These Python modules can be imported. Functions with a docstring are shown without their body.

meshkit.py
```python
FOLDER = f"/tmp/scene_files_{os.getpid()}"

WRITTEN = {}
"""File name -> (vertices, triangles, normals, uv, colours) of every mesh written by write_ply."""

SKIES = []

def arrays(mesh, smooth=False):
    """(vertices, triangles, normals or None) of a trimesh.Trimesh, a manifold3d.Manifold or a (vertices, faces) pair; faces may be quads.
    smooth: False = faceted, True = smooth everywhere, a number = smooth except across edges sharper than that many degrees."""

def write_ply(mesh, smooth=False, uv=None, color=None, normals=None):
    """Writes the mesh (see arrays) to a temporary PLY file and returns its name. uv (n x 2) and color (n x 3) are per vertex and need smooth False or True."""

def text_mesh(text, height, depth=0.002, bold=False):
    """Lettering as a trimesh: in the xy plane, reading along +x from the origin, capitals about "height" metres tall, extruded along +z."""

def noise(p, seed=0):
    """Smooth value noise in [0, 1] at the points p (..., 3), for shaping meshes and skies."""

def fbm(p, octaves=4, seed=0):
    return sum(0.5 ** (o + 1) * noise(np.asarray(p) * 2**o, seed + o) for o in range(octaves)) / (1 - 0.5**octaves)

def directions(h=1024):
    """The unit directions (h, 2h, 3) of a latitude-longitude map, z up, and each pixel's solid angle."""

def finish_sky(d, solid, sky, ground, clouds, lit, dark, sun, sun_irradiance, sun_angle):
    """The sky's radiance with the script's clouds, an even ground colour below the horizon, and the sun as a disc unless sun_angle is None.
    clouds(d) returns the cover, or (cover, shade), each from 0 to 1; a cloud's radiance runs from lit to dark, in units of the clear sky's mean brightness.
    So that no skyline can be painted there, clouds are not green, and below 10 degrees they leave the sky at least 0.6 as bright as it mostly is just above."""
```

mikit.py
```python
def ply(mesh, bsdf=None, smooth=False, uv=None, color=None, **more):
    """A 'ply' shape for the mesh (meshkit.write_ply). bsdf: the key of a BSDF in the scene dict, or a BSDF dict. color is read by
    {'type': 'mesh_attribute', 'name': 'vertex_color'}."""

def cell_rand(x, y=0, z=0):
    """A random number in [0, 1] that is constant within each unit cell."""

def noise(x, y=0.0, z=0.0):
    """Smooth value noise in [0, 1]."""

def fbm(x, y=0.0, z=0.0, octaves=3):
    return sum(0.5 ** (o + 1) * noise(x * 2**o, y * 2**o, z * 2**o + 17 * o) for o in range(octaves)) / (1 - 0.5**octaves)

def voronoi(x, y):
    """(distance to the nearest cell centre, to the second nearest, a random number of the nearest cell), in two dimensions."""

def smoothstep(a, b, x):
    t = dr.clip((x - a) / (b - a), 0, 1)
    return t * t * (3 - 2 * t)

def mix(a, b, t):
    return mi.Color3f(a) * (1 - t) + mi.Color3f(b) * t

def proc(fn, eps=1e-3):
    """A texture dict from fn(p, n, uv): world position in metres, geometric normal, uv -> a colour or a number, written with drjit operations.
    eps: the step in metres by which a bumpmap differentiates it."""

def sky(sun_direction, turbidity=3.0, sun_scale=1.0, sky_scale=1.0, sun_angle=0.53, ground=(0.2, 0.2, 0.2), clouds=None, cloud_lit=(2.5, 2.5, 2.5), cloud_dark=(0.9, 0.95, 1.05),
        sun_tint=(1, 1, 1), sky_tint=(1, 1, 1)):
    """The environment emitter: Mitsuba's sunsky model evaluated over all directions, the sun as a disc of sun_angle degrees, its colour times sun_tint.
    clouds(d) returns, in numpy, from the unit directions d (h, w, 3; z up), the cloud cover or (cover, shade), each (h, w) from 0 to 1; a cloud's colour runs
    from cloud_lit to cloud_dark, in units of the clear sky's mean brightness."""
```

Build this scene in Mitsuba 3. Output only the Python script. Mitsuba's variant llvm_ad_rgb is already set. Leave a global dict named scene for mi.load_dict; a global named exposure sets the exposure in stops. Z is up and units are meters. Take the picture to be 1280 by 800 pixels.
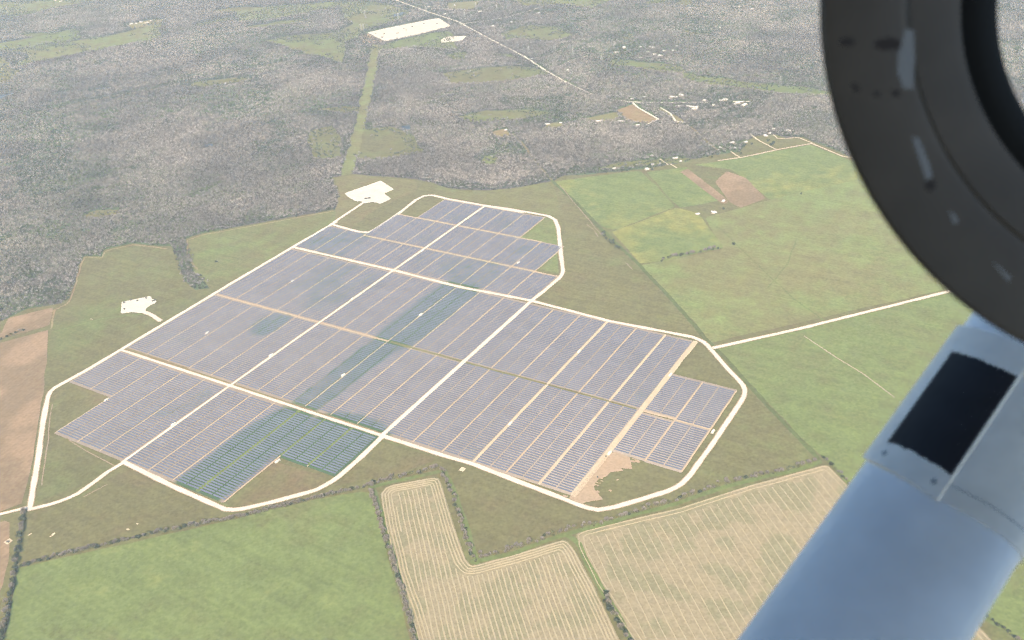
import math, random
import numpy as np, trimesh, shapely, drjit as dr, mitsuba as mi, mikit, meshkit
from shapely.geometry import Polygon, LineString, Point, box
from shapely.ops import unary_union
T = mi.ScalarTransform4f
rng = np.random.default_rng(7); random.seed(7)

# ------------------------------------------------------------------ camera, sky, exposure
H = 1250.0                                            # metres above the fields
C = np.array([0.0, 0.0, H])
FW = np.array([-0.47326137, 0.72579659, -0.49924241]) # viewing axis, x = east, y = north
RT = np.array([0.85631018, 0.51205512, -0.06732336])
UP = np.array([-0.20677656, 0.4593679, 0.86384292])
exposure = 2.5
SUN = np.array([0.368, -0.708, 0.625])
HAZE = 6.6e-5
scene, labels = {}, {}
scene['air'] = {'type': 'homogeneous', 'albedo': {'type': 'rgb', 'value': [0.95, 0.955, 0.965]}, 'sigma_t': {'type': 'rgb', 'value': [HAZE * 0.78, HAZE, HAZE * 1.3]}}
scene['camera'] = {'type': 'thinlens', 'fov': 55.03, 'fov_axis': 'x', 'aperture_radius': 0.0017, 'focus_distance': 1800.0, 'near_clip': 0.05, 'far_clip': 60000.0,
                   'to_world': T().look_at(origin=C.tolist(), target=(C + FW).tolist(), up=UP.tolist()), 'medium': {'type': 'ref', 'id': 'air'}}
scene['sky'] = mikit.sky(SUN.tolist(), turbidity=3.0, ground=(0.16, 0.17, 0.12))

# ------------------------------------------------------------------ materials
def rgb(*c): return {'type': 'rgb', 'value': list(c)}
def diffuse(key, tex): scene[key] = {'type': 'twosided', 'b': {'type': 'diffuse', 'reflectance': tex if isinstance(tex, dict) else rgb(*tex)}}
def princ(key, color, rough=0.5, spec=0.5, **k):
    scene[key] = {'type': 'twosided', 'b': {'type': 'principled', 'base_color': color if isinstance(color, dict) else rgb(*color), 'roughness': rough, 'specular': spec, **k}}
ss = mikit.smoothstep

def grass_fn(p, n, uv):
    """uv.x: 0 dry brown .. 1 fresh green, uv.y: brightness (0.5 = as is)."""
    big, mid = mikit.fbm(p.x / 170, p.y / 170, 3.0, 3), mikit.fbm(p.x / 34, p.y / 34, 9.0, 3)
    fine = mikit.fbm(p.x / 5, p.y / 5, 2.0, 2)
    streak = mikit.noise(p.x / 90, p.y / 7, 4.0)
    t = dr.clip(uv.x + (big - 0.5) * 0.45 + (mid - 0.5) * 0.35, 0, 1.6)
    c = mikit.mix(mikit.mix((0.245, 0.18, 0.105), (0.19, 0.188, 0.085), ss(0.0, 0.5, t)), (0.170, 0.226, 0.080), ss(0.5, 1.0, t))
    c = mikit.mix(c, (0.275, 0.275, 0.085), ss(1.05, 1.5, t))
    return c * (0.5 + uv.y) * (0.64 + 0.22 * mid + 0.36 * fine + 0.14 * streak)
diffuse('grass', mikit.proc(grass_fn))

def soil_fn(p, n, uv):
    """uv.x: 0 pale caliche .. 1 red brown soil."""
    mid, fine = mikit.fbm(p.x / 40, p.y / 40, 1.0, 3), mikit.fbm(p.x / 4, p.y / 4, 5.0, 2)
    c = mikit.mix((0.56, 0.48, 0.36), (0.42, 0.31, 0.21), dr.clip(uv.x + (mid - 0.5) * 0.5, 0, 1))
    return c * (0.5 + uv.y) * (0.78 + 0.2 * mid + 0.24 * fine)
diffuse('soil', mikit.proc(soil_fn))

def tilled_fn(p, n, uv):
    q = p.x * 0.97 + p.y * 0.24
    row = 0.5 + 0.5 * dr.sin(q * 2 * math.pi / 11.0 + 2.2 * mikit.fbm(p.x / 60, p.y / 60, 4.0, 2))
    mid, fine = mikit.fbm(p.x / 90, p.y / 90, 1.0, 3), mikit.fbm(p.x / 6, p.y / 6, 5.0, 2)
    return mikit.mix((0.36, 0.265, 0.175), (0.27, 0.205, 0.13), ss(0.35, 0.7, mid)) * (0.80 + 0.05 * row + 0.28 * fine)
def under_fn(p, n, uv):
    """Ground between the panel rows. uv.x: 0 pale bare soil .. 1 grown over with grass."""
    big, mid, fine = mikit.fbm(p.x / 75, p.y / 110, 6.0, 3), mikit.fbm(p.x / 22, p.y / 22, 2.0, 2), mikit.noise(p.x / 3, p.y / 3)
    t = ss(0.2, 0.9, uv.x + (big - 0.5) * 0.7 + (mid - 0.5) * 0.4)
    return mikit.mix((0.355, 0.31, 0.265), (0.085, 0.155, 0.088), t) * (0.5 + uv.y) * (0.82 + 0.18 * mid + 0.18 * fine)
diffuse('array_soil', mikit.proc(under_fn))
diffuse('tilled', mikit.proc(tilled_fn))

def stubble_fn(p, n, uv):
    mid, fine = mikit.fbm(p.x / 38, p.y / 38, 6.0, 3), mikit.fbm(p.x / 4, p.y / 4, 8.0, 2)
    return mikit.mix((0.325, 0.288, 0.192), (0.268, 0.258, 0.160), ss(0.42, 0.66, mid)) * (0.8 + 0.4 * fine) * (0.5 + uv.y)
diffuse('stubble', mikit.proc(stubble_fn))
diffuse('straw', mikit.proc(lambda p, n, uv: mikit.mix((0.405, 0.36, 0.24), (0.485, 0.435, 0.295), mikit.fbm(p.x / 7, p.y / 7, 1.0, 2))))
def gravel_fn(p, n, uv):
    return mi.Color3f(0.78, 0.745, 0.66) * (0.82 + 0.2 * mikit.fbm(p.x / 14, p.y / 14, 2.0, 3) + 0.12 * mikit.noise(p.x / 2.0, p.y / 2.0))
diffuse('gravel', mikit.proc(gravel_fn))
def floor_fn(p, n, uv):
    big, mid, fine = mikit.fbm(p.x / 420, p.y / 420, 8.0, 3), mikit.fbm(p.x / 60, p.y / 60, 5.0, 3), mikit.fbm(p.x / 7, p.y / 7, 5.0, 2)
    return mikit.mix((0.12, 0.115, 0.11), (0.105, 0.15, 0.072), ss(0.44, 0.6, 0.6 * big + 0.4 * mid)) * (0.75 + 0.5 * fine)
diffuse('forest_litter', mikit.proc(floor_fn))
diffuse('bare_twigs', mikit.proc(lambda p, n, uv: mikit.mix((0.085, 0.084, 0.085), (0.40, 0.385, 0.38), ss(0.2, 0.8, mikit.noise(p.x / 4.5, p.y / 4.5, p.z / 9))) * (0.40 + 1.2 * mikit.fbm(p.x / 210, p.y / 210, 2.0, 3))))
diffuse('hedge_twigs', mikit.proc(lambda p, n, uv: mikit.mix((0.17, 0.16, 0.14), (0.38, 0.36, 0.32), mikit.noise(p.x / 3, p.y / 3, p.z / 3))))
diffuse('bark', (0.16, 0.14, 0.12))
diffuse('oak_leaf', mikit.proc(lambda p, n, uv: mikit.mix((0.034, 0.048, 0.034), (0.085, 0.108, 0.060), mikit.noise(p.x / 4, p.y / 4, p.z / 4))))
diffuse('brush_leaf', mikit.proc(lambda p, n, uv: mikit.mix((0.10, 0.118, 0.060), (0.165, 0.185, 0.092), mikit.noise(p.x / 4, p.y / 4, p.z / 4))))
def panel_fn(p, n, uv):
    return mi.Color3f(0.140, 0.168, 0.252) * (0.86 + 0.28 * mikit.fbm(p.x / 45, p.y / 20, 3.0, 3))
princ('panel_glass', mikit.proc(panel_fn), 0.22, 0.5)
princ('white_paint', (0.78, 0.78, 0.76), 0.4)
princ('roof_sheet', (0.70, 0.71, 0.72), 0.5)
princ('house_wall', (0.52, 0.47, 0.40), 0.7)
princ('dark_equipment', (0.10, 0.11, 0.11), 0.5)
princ('galvanised', (0.50, 0.52, 0.53), 0.45)
princ('pond_water', (0.03, 0.055, 0.09), 0.08)
princ('concrete', (0.55, 0.53, 0.48), 0.8)

# ------------------------------------------------------------------ helpers
def key_of(name):
    if name not in scene and name not in labels and not any(k.startswith(name + '__') for k in ()): return name
    k = 1
    while f'{name}_{k:03d}' in scene or f'{name}_{k:03d}' in labels: k += 1
    return f'{name}_{k:03d}'
COUNT = {}
def numbered(name):
    c = COUNT.get(name, 0); COUNT[name] = c + 1
    return name if c == 0 else f'{name}_{c:03d}'
def tag(key, label, cat=None, group=None, kind=None):
    d = {'label': label}
    if cat: d['category'] = cat
    if group: d['group'] = group
    if kind: d['kind'] = kind
    labels[key] = d
def tri(poly):
    vs, fs, at = [], [], 0
    for g in getattr(poly, 'geoms', [poly]):
        if g.is_empty or g.geom_type != 'Polygon' or g.area < 0.5: continue
        v, f = trimesh.creation.triangulate_polygon(g, engine='earcut')
        vs.append(v); fs.append(f + at); at += len(v)
    return np.vstack(vs), np.vstack(fs)
def up_faces(v, f):
    a, b, c = v[f[:, 0]], v[f[:, 1]], v[f[:, 2]]
    s = (b[:, 0] - a[:, 0]) * (c[:, 1] - a[:, 1]) - (b[:, 1] - a[:, 1]) * (c[:, 0] - a[:, 0])
    f = f.copy(); f[s < 0] = f[s < 0][:, ::-1]
    return f
def sheet(name, poly, z, bsdf, label, uv=(0.5, 0.5), cat='ground'):
    v, f = tri(poly); f = up_faces(v, f)
    key = numbered(name)
    scene[key] = mikit.ply((np.c_[v, np.full(len(v), z)], f), bsdf, uv=np.tile(uv, (len(v), 1)))
    tag(key, label, None, None, 'structure')
    return key
def rough(pts, amp=3.0, step=25.0, seed=0, closed=True):
    """The outline with an uneven, natural edge."""
    ring = np.array(pts + ([pts[0]] if closed else []), float)
    line = LineString(ring); n = max(4, int(line.length / step))
    p = np.array([line.interpolate(t, normalized=True).coords[0] for t in np.linspace(0, 1, n, endpoint=not closed)])
    q = np.c_[p / (step * 2.2), np.zeros(len(p))]
    off = np.c_[meshkit.noise(q, seed + 1), meshkit.noise(q, seed + 2)] - 0.5
    p = p + off * 2 * amp
    return p
def field(pts, amp=3.0, step=25.0, seed=0): return Polygon(rough(pts, amp, step, seed)).buffer(0)
def ribbon(pts, width, amp=0.5, seed=0):
    line = LineString(pts); n = max(2, int(line.length / 18))
    p = np.array([line.interpolate(t, normalized=True).coords[0] for t in np.linspace(0, 1, n + 1)])
    q = np.c_[p / 30.0, np.zeros(len(p))]
    p = p + (np.c_[meshkit.noise(q, seed + 3), meshkit.noise(q, seed + 4)] - 0.5) * 2 * amp
    hw = width / 2 * (0.80 + 0.40 * meshkit.noise(q * 1.3, seed + 9))
    disc = [Point(*c).buffer(w, quad_segs=3) for c, w in zip(p, hw)]
    return unary_union([a.union(b).convex_hull for a, b in zip(disc, disc[1:])])
def put(name, parts, label, cat, group=None):
    """parts: {part name: shape dict}; a thing with no parts is given as {'': dict}."""
    key = numbered(name)
    for k, d in parts.items(): scene[key + ('__' + k if k else '')] = d
    tag(key, label, cat, group)
    return key
def bx(x0, y0, z0, x1, y1, z1):
    m = trimesh.creation.box(extents=(x1 - x0, y1 - y0, z1 - z0)); m.apply_translation(((x0 + x1) / 2, (y0 + y1) / 2, (z0 + z1) / 2)); return m
def cat_(ms): return trimesh.util.concatenate(ms)
def at(d, x, y, z=0.0, rz=0.0, s=1.0): return {**d, 'to_world': T().translate([float(x), float(y), float(z)]).rotate([0, 0, 1], float(rz)).scale(s)}

# ------------------------------------------------------------------ ground, fields, roads
Z = dict(ground=0.0, floor=0.15, field=0.30, patch=0.45, track=0.62, road=0.80, pad=0.95)
g = 12000.0
gx, gy = np.meshgrid(np.linspace(-g, g, 41), np.linspace(-g, g, 41), indexing='ij')
gv = np.c_[gx.ravel(), gy.ravel(), np.zeros(gx.size)]
gi = np.arange(41 * 41).reshape(41, 41)
gf = np.vstack([np.c_[gi[:-1, :-1].ravel(), gi[1:, :-1].ravel(), gi[1:, 1:].ravel()], np.c_[gi[:-1, :-1].ravel(), gi[1:, 1:].ravel(), gi[:-1, 1:].ravel()]])
scene['ground'] = mikit.ply((gv, gf), 'grass', uv=np.tile((0.52, 0.42), (len(gv), 1)))
tag('ground', 'olive winter grassland spreading between the fields and the solar farm', kind='structure')

def pad(pts, lab):
    f = Polygon(rough(pts, 0.5, 12.0, 3)).buffer(0); CLEAR.append(f.buffer(14)); sheet('gravel_pad', f, Z['pad'], 'gravel', lab)
# the woods: everything beyond this line
WOOD_EDGE = [(-2500.0, 1109.6),(-2467.3, 1230.5),(-2458.3, 1312.0),(-2383.8, 1385.1),(-2482.4, 1488.3),(-2565.8, 1564.5),(-2599.9, 1608.7),(-2538.9, 1628.8),(-2575.3, 1661.3),(-2525.4, 1737.9),(-2422.4, 1756.7),(-2390.6, 1770.1),(-2331.1, 1735.3),(-2240.0, 1670.8),(-2159.9, 1618.3),(-2091.5, 1590.7),(-2059.6, 1615.0),(-2114.1, 1649.0),(-2180.3, 1674.5),(-2238.6, 1716.7),(-2316.9, 1777.1),(-2385.6, 1827.9),(-2373.7, 1877.3),(-2238.0, 2024.7),(-2086.9, 2194.8),(-2146.7, 2291.5),(-2283.4, 2412.7),(-2260.3, 2437.6),(-2263.7, 2468.4),(-2215.1, 2471.2),(-2139.8, 2484.5),(-1987.3, 2512.7),(-1896.1, 2502.5),(-1820.4, 2487.5),(-1723.9, 2511.1),(-1630.7, 2562.6),(-1539.9, 2672.5),(-1522.4, 2724.9),(-1396.6, 2804.5),(-1291.3, 2883.9),(-1216.0, 2960.0),(-1175.0, 3023.5),(-1120.6, 3092.9),(-1055.2, 3142.2),(-1068.9, 3238.5),(-1056.5, 3313.0),(-1001.5, 3350.9),(-944.8, 3327.5),(-905.9, 3359.3),(-810.3, 3300.2),(-717.6, 3236.8),(-610.4, 3138.8),(-371.8, 3034.4),(-99.0, 2954.5)]
a, b = np.array(WOOD_EDGE[0]), np.array(WOOD_EDGE[-1])
far_corners = [(1500.0, 8200.0), (-2500.0, 9200.0), (-8800.0, 7200.0), (-8800.0, 3400.0), (-5200.0, 1200.0), (-3300.0, 900.0)]
wood = Polygon(rough(WOOD_EDGE + [(900.0, 4200.0)] + far_corners, 4.0, 14.0, 5)).buffer(0)
sheet('forest_floor', wood, Z['floor'], 'forest_litter', 'leaf litter and low brush under the leafless woods')

CLEAR, SCRUB = [], []     # clearings in the woods: (name, outline, tone, brightness, label)
def clearing(pts, tone, bright, label, amp=8.0, name='field', bsdf='grass'):
    f = field(pts, amp * 2.2, 40.0 if amp > 4 else 25.0, len(CLEAR)); CLEAR.append(f)
    if amp > 4: SCRUB.append(f)
    sheet(name, f, Z['field'] + 0.002 * len(CLEAR), bsdf, label, (tone, bright - (0.04 if amp > 4 else 0)))
clearing([(-5542.3, 3184.6),(-5531.5, 3329.7),(-5461.1, 3478.0),(-5360.0, 3715.6),(-5132.4, 3589.2),(-5123.1, 3429.7),(-5233.7, 3327.4),(-5369.1, 3218.4),(-5434.7, 3113.7)], 0.85, 0.5, 'pale green far field at the left edge of the woods')
clearing([(-5353.7, 3223.0),(-5191.2, 3322.5),(-5095.0, 3526.9),(-5017.0, 3603.4),(-4937.9, 3754.9),(-5018.4, 4066.4),(-4638.3, 3728.2),(-4596.7, 3633.8),(-4716.5, 3512.8),(-4748.8, 3452.3),(-4792.9, 3338.9),(-4876.4, 3167.8),(-4920.6, 3028.9),(-5021.3, 3075.8),(-5038.7, 3166.8),(-5176.0, 3224.7)], 0.72, 0.6, 'long yellow green far clearing below the pale green field')
clearing([(-5579.1, 3208.8),(-5317.0, 3182.7),(-4949.6, 3004.5),(-4787.9, 2935.0),(-4716.6, 2870.8),(-4717.2, 2771.8),(-4824.0, 2667.8)], 0.5, 0.62, 'small tan and green field cut off by the left edge')
clearing([(-6768.7, 4053.4),(-6276.6, 4268.5),(-5924.5, 4351.7),(-6041.7, 4043.0),(-6215.8, 3798.4),(-6329.9, 3703.6)], 0.7, 0.55, 'pale far field in the top left corner')
clearing([(-4672.1, 4352.3),(-4514.6, 4508.6),(-4191.6, 4717.0),(-4064.8, 4639.9),(-4197.3, 4379.5),(-4287.8, 4197.6),(-4425.0, 4142.0)], 0.75, 0.56, 'green far field near the top of the picture, left of the long road')
clearing([(-3961.2, 3832.9),(-3874.1, 3978.0),(-3628.5, 4116.4),(-3479.0, 3954.1),(-3222.9, 3628.7),(-3422.6, 3671.2),(-3675.5, 3751.0)], 0.7, 0.54, 'green clearing left of the far gravel pad')
clearing([(-2697.0, 2762.8),(-2644.2, 2882.7),(-2366.6, 2571.0),(-2424.8, 2540.3),(-2538.1, 2585.5)], 0.62, 0.42, 'dull green clearing left of the power line corridor')
clearing([(-2520.1, 2856.6),(-2413.0, 2925.1),(-2261.0, 2882.5),(-2127.7, 2748.4),(-2211.8, 2629.8),(-2345.1, 2605.1)], 0.62, 0.42, 'dull green clearing right of the power line corridor')
clearing([(-2641.8, 3630.1),(-2506.4, 3739.5),(-2324.1, 3836.9),(-2163.4, 3781.7),(-2208.0, 3665.8),(-2313.9, 3581.7),(-2502.5, 3483.0)], 0.62, 0.45, 'long dull green clearing below the long far road')
clearing([(-2227.7, 3133.8),(-2155.6, 3243.5),(-1981.2, 3293.4),(-1874.0, 3278.7),(-1956.3, 3168.3),(-2136.7, 3094.2)], 0.74, 0.5, 'green clearing in the middle of the far woods')
clearing([(-4181.0, 4719.6),(-3905.1, 4763.8),(-3503.2, 4595.8),(-3488.6, 4445.4),(-3533.7, 4213.2),(-3465.9, 3991.0),(-3466.1, 3860.4),(-3619.9, 4031.9),(-3698.0, 4278.0),(-4008.6, 4549.3)], 0.7, 0.52, 'green strip left of the far gravel pad')
clearing([(-2659.4, 4189.0),(-2611.8, 4282.3),(-2429.2, 4286.3),(-2368.1, 4383.1),(-2513.5, 4525.1),(-2696.9, 4510.1),(-2752.7, 4358.1)], 0.72, 0.5, 'thinly wooded green clearing right of the long far road')
clearing([(-3099.6, 5019.0),(-2507.4, 5158.9),(-2544.3, 4952.4),(-2759.0, 4978.2),(-2921.8, 4898.7)], 0.7, 0.56, 'pale green far field at the top of the picture')
clearing([(-3275.4, 3884.4),(-3171.1, 4157.8),(-3068.3, 4305.4),(-2929.2, 4143.9),(-2782.7, 3968.1),(-2480.9, 3984.5),(-2407.6, 3935.2),(-2748.0, 4008.6),(-3026.8, 3957.3),(-3194.3, 3846.1)], 0.85, 0.5, 'green verge in front of the far gravel pad')
clearing([(-1998.0, 4059.9),(-1651.1, 4046.3),(-1567.7, 3933.3),(-1804.2, 3959.6),(-1962.7, 3962.6)], 0.75, 0.45, 'green strip through the far woods at the right')
clearing([(-1609.2, 3944.9),(-1352.7, 3929.8),(-1082.0, 3925.4),(-913.4, 3892.7),(-900.3, 3843.5),(-1112.9, 3815.1),(-1387.7, 3836.4),(-1577.8, 3869.1)], 0.75, 0.47, 'narrow green corridor in the far woods near the dark ring')
clearing([(-1875.5, 2749.1),(-1872.7, 2809.5),(-1816.0, 2805.4),(-1808.6, 2749.7),(-1838.1, 2722.0)], 0.9, 0.55, 'tiny bright green glade in the woods behind the solar farm')
clearing([(-1447.5, 2815.9),(-1432.1, 2877.3),(-1226.4, 3020.2),(-1172.7, 3032.5),(-1181.7, 2996.9),(-1317.5, 2889.5)], 0.75, 0.48, 'grassy verge of the wood edge on the right')
clearing([(-1652.9, 3407.5),(-1631.1, 3499.2),(-1459.1, 3369.4),(-1477.6, 3299.5),(-1560.0, 3309.0)], 0.05, 0.78, 'bare tan field framed by a pale lane', 2.0)
clearing([(-1732.2, 3272.8),(-1644.4, 3389.8),(-1594.3, 3306.7),(-1667.0, 3246.5)], 0.5, 0.7, 'straw coloured clearing beside the bare tan field', 3.0)
clearing([(-1501.9, 3491.0),(-1440.1, 3440.8),(-1362.1, 3379.3),(-1342.7, 3347.7),(-1370.6, 3337.7),(-1418.1, 3388.8),(-1500.0, 3470.9)], 0.4, 0.66, 'narrow dry clearing beside the winding lane', 3.0)
clearing([(-1992.5, 3018.4),(-1966.4, 3075.9),(-1896.0, 3006.3),(-1938.8, 2972.1)], 0.2, 0.7, 'small bare yard around a lone house in the woods', 3.0)
clearing([(-1831.0, 3124.7),(-1827.4, 3194.2),(-1777.2, 3192.5),(-1767.0, 3147.7)], 0.45, 0.7, 'dry yard around two far houses', 3.0)
clearing([(-3440.2, 4854.3),(-3280.8, 4955.2),(-3194.7, 4752.0),(-3357.0, 4731.6)], 0.5, 0.62, 'dry yard beside the long far road', 3.0)
clearing([(-5080.7, 3869.5),(-5055.2, 4036.4),(-4968.1, 4059.1),(-4896.7, 3958.1),(-4979.4, 3819.3)], 0.4, 0.7, 'farmyard among the far left woods', 3.0)
COR = [(-3292.2, 3943.0),(-3252.4, 3954.5),(-2959.5, 3542.9),(-2650.0, 3094.0),(-2507.3, 2881.2),(-2351.5, 2655.6),(-2233.8, 2472.0),(-2268.1, 2442.6),(-2346.8, 2570.0),(-2493.2, 2788.2),(-2725.5, 3124.1),(-3005.2, 3528.4)]
clearing(COR, 0.72, 0.6, 'mown power line corridor running away through the woods', 3.0)
clearing([(-2266.9, 2419.2),(-2210.2, 2465.1),(-1978.6, 2500.6),(-1927.8, 2430.1),(-1956.5, 2247.8),(-1939.0, 2102.9),(-2027.4, 2111.6),(-2124.2, 2264.3)], 0.35, 0.52, 'dry grass around the gravel pad behind the solar farm', 3.0)
# faint glades scattered through the woods
gr_ = np.random.default_rng(31)
for k in range(60):
    X, Y = gr_.uniform(-7200, 400), gr_.uniform(1600, 7600)
    if not wood.contains(Point(X, Y).buffer(120)): continue
    th, A_, B_ = gr_.uniform(0, 3.14), gr_.uniform(60, 190), gr_.uniform(22, 60)
    ring = [(X + A_ * math.cos(q) * math.cos(th) - B_ * math.sin(q) * math.sin(th), Y + A_ * math.cos(q) * math.sin(th) + B_ * math.sin(q) * math.cos(th)) for q in np.linspace(0, 2 * math.pi, 16)[:-1]]
    f = field(ring, 18.0, 30.0, 100 + k); CLEAR.append(f); SCRUB.append(f)
    sheet('glade', f, Z['floor'] + 0.05 + 0.001 * k, 'grass', 'faint grassy glade in the woods', (gr_.uniform(0.5, 0.8), gr_.uniform(0.30, 0.46)))
# tracks in the woods
for k, (pts, w) in enumerate([([(-4166.9, 2316.6),(-4100.7, 2509.9),(-4002.6, 2735.3),(-3819.2, 2999.4),(-3678.1, 3273.7),(-3528.6, 3564.2)], 9), ([(-1914.4, 3037.2),(-1800.4, 2932.4),(-1661.8, 2789.4),(-1539.9, 2672.5)], 8), ([(-1319.3, 3337.1),(-1191.4, 3193.2),(-1118.6, 3118.4)], 8), ([(-5395.0, 3524.6),(-5375.2, 3520.9)], 6)]):
    if LineString(pts).length > 60: clearing([tuple(c) for c in np.array(ribbon(pts, w, 1.5, k).exterior.coords)[:-1]], 0.3, 0.55, f'{["long straight", "faint", "short"][k]} track cut through the woods', 0.4, 'forest_track')

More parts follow.
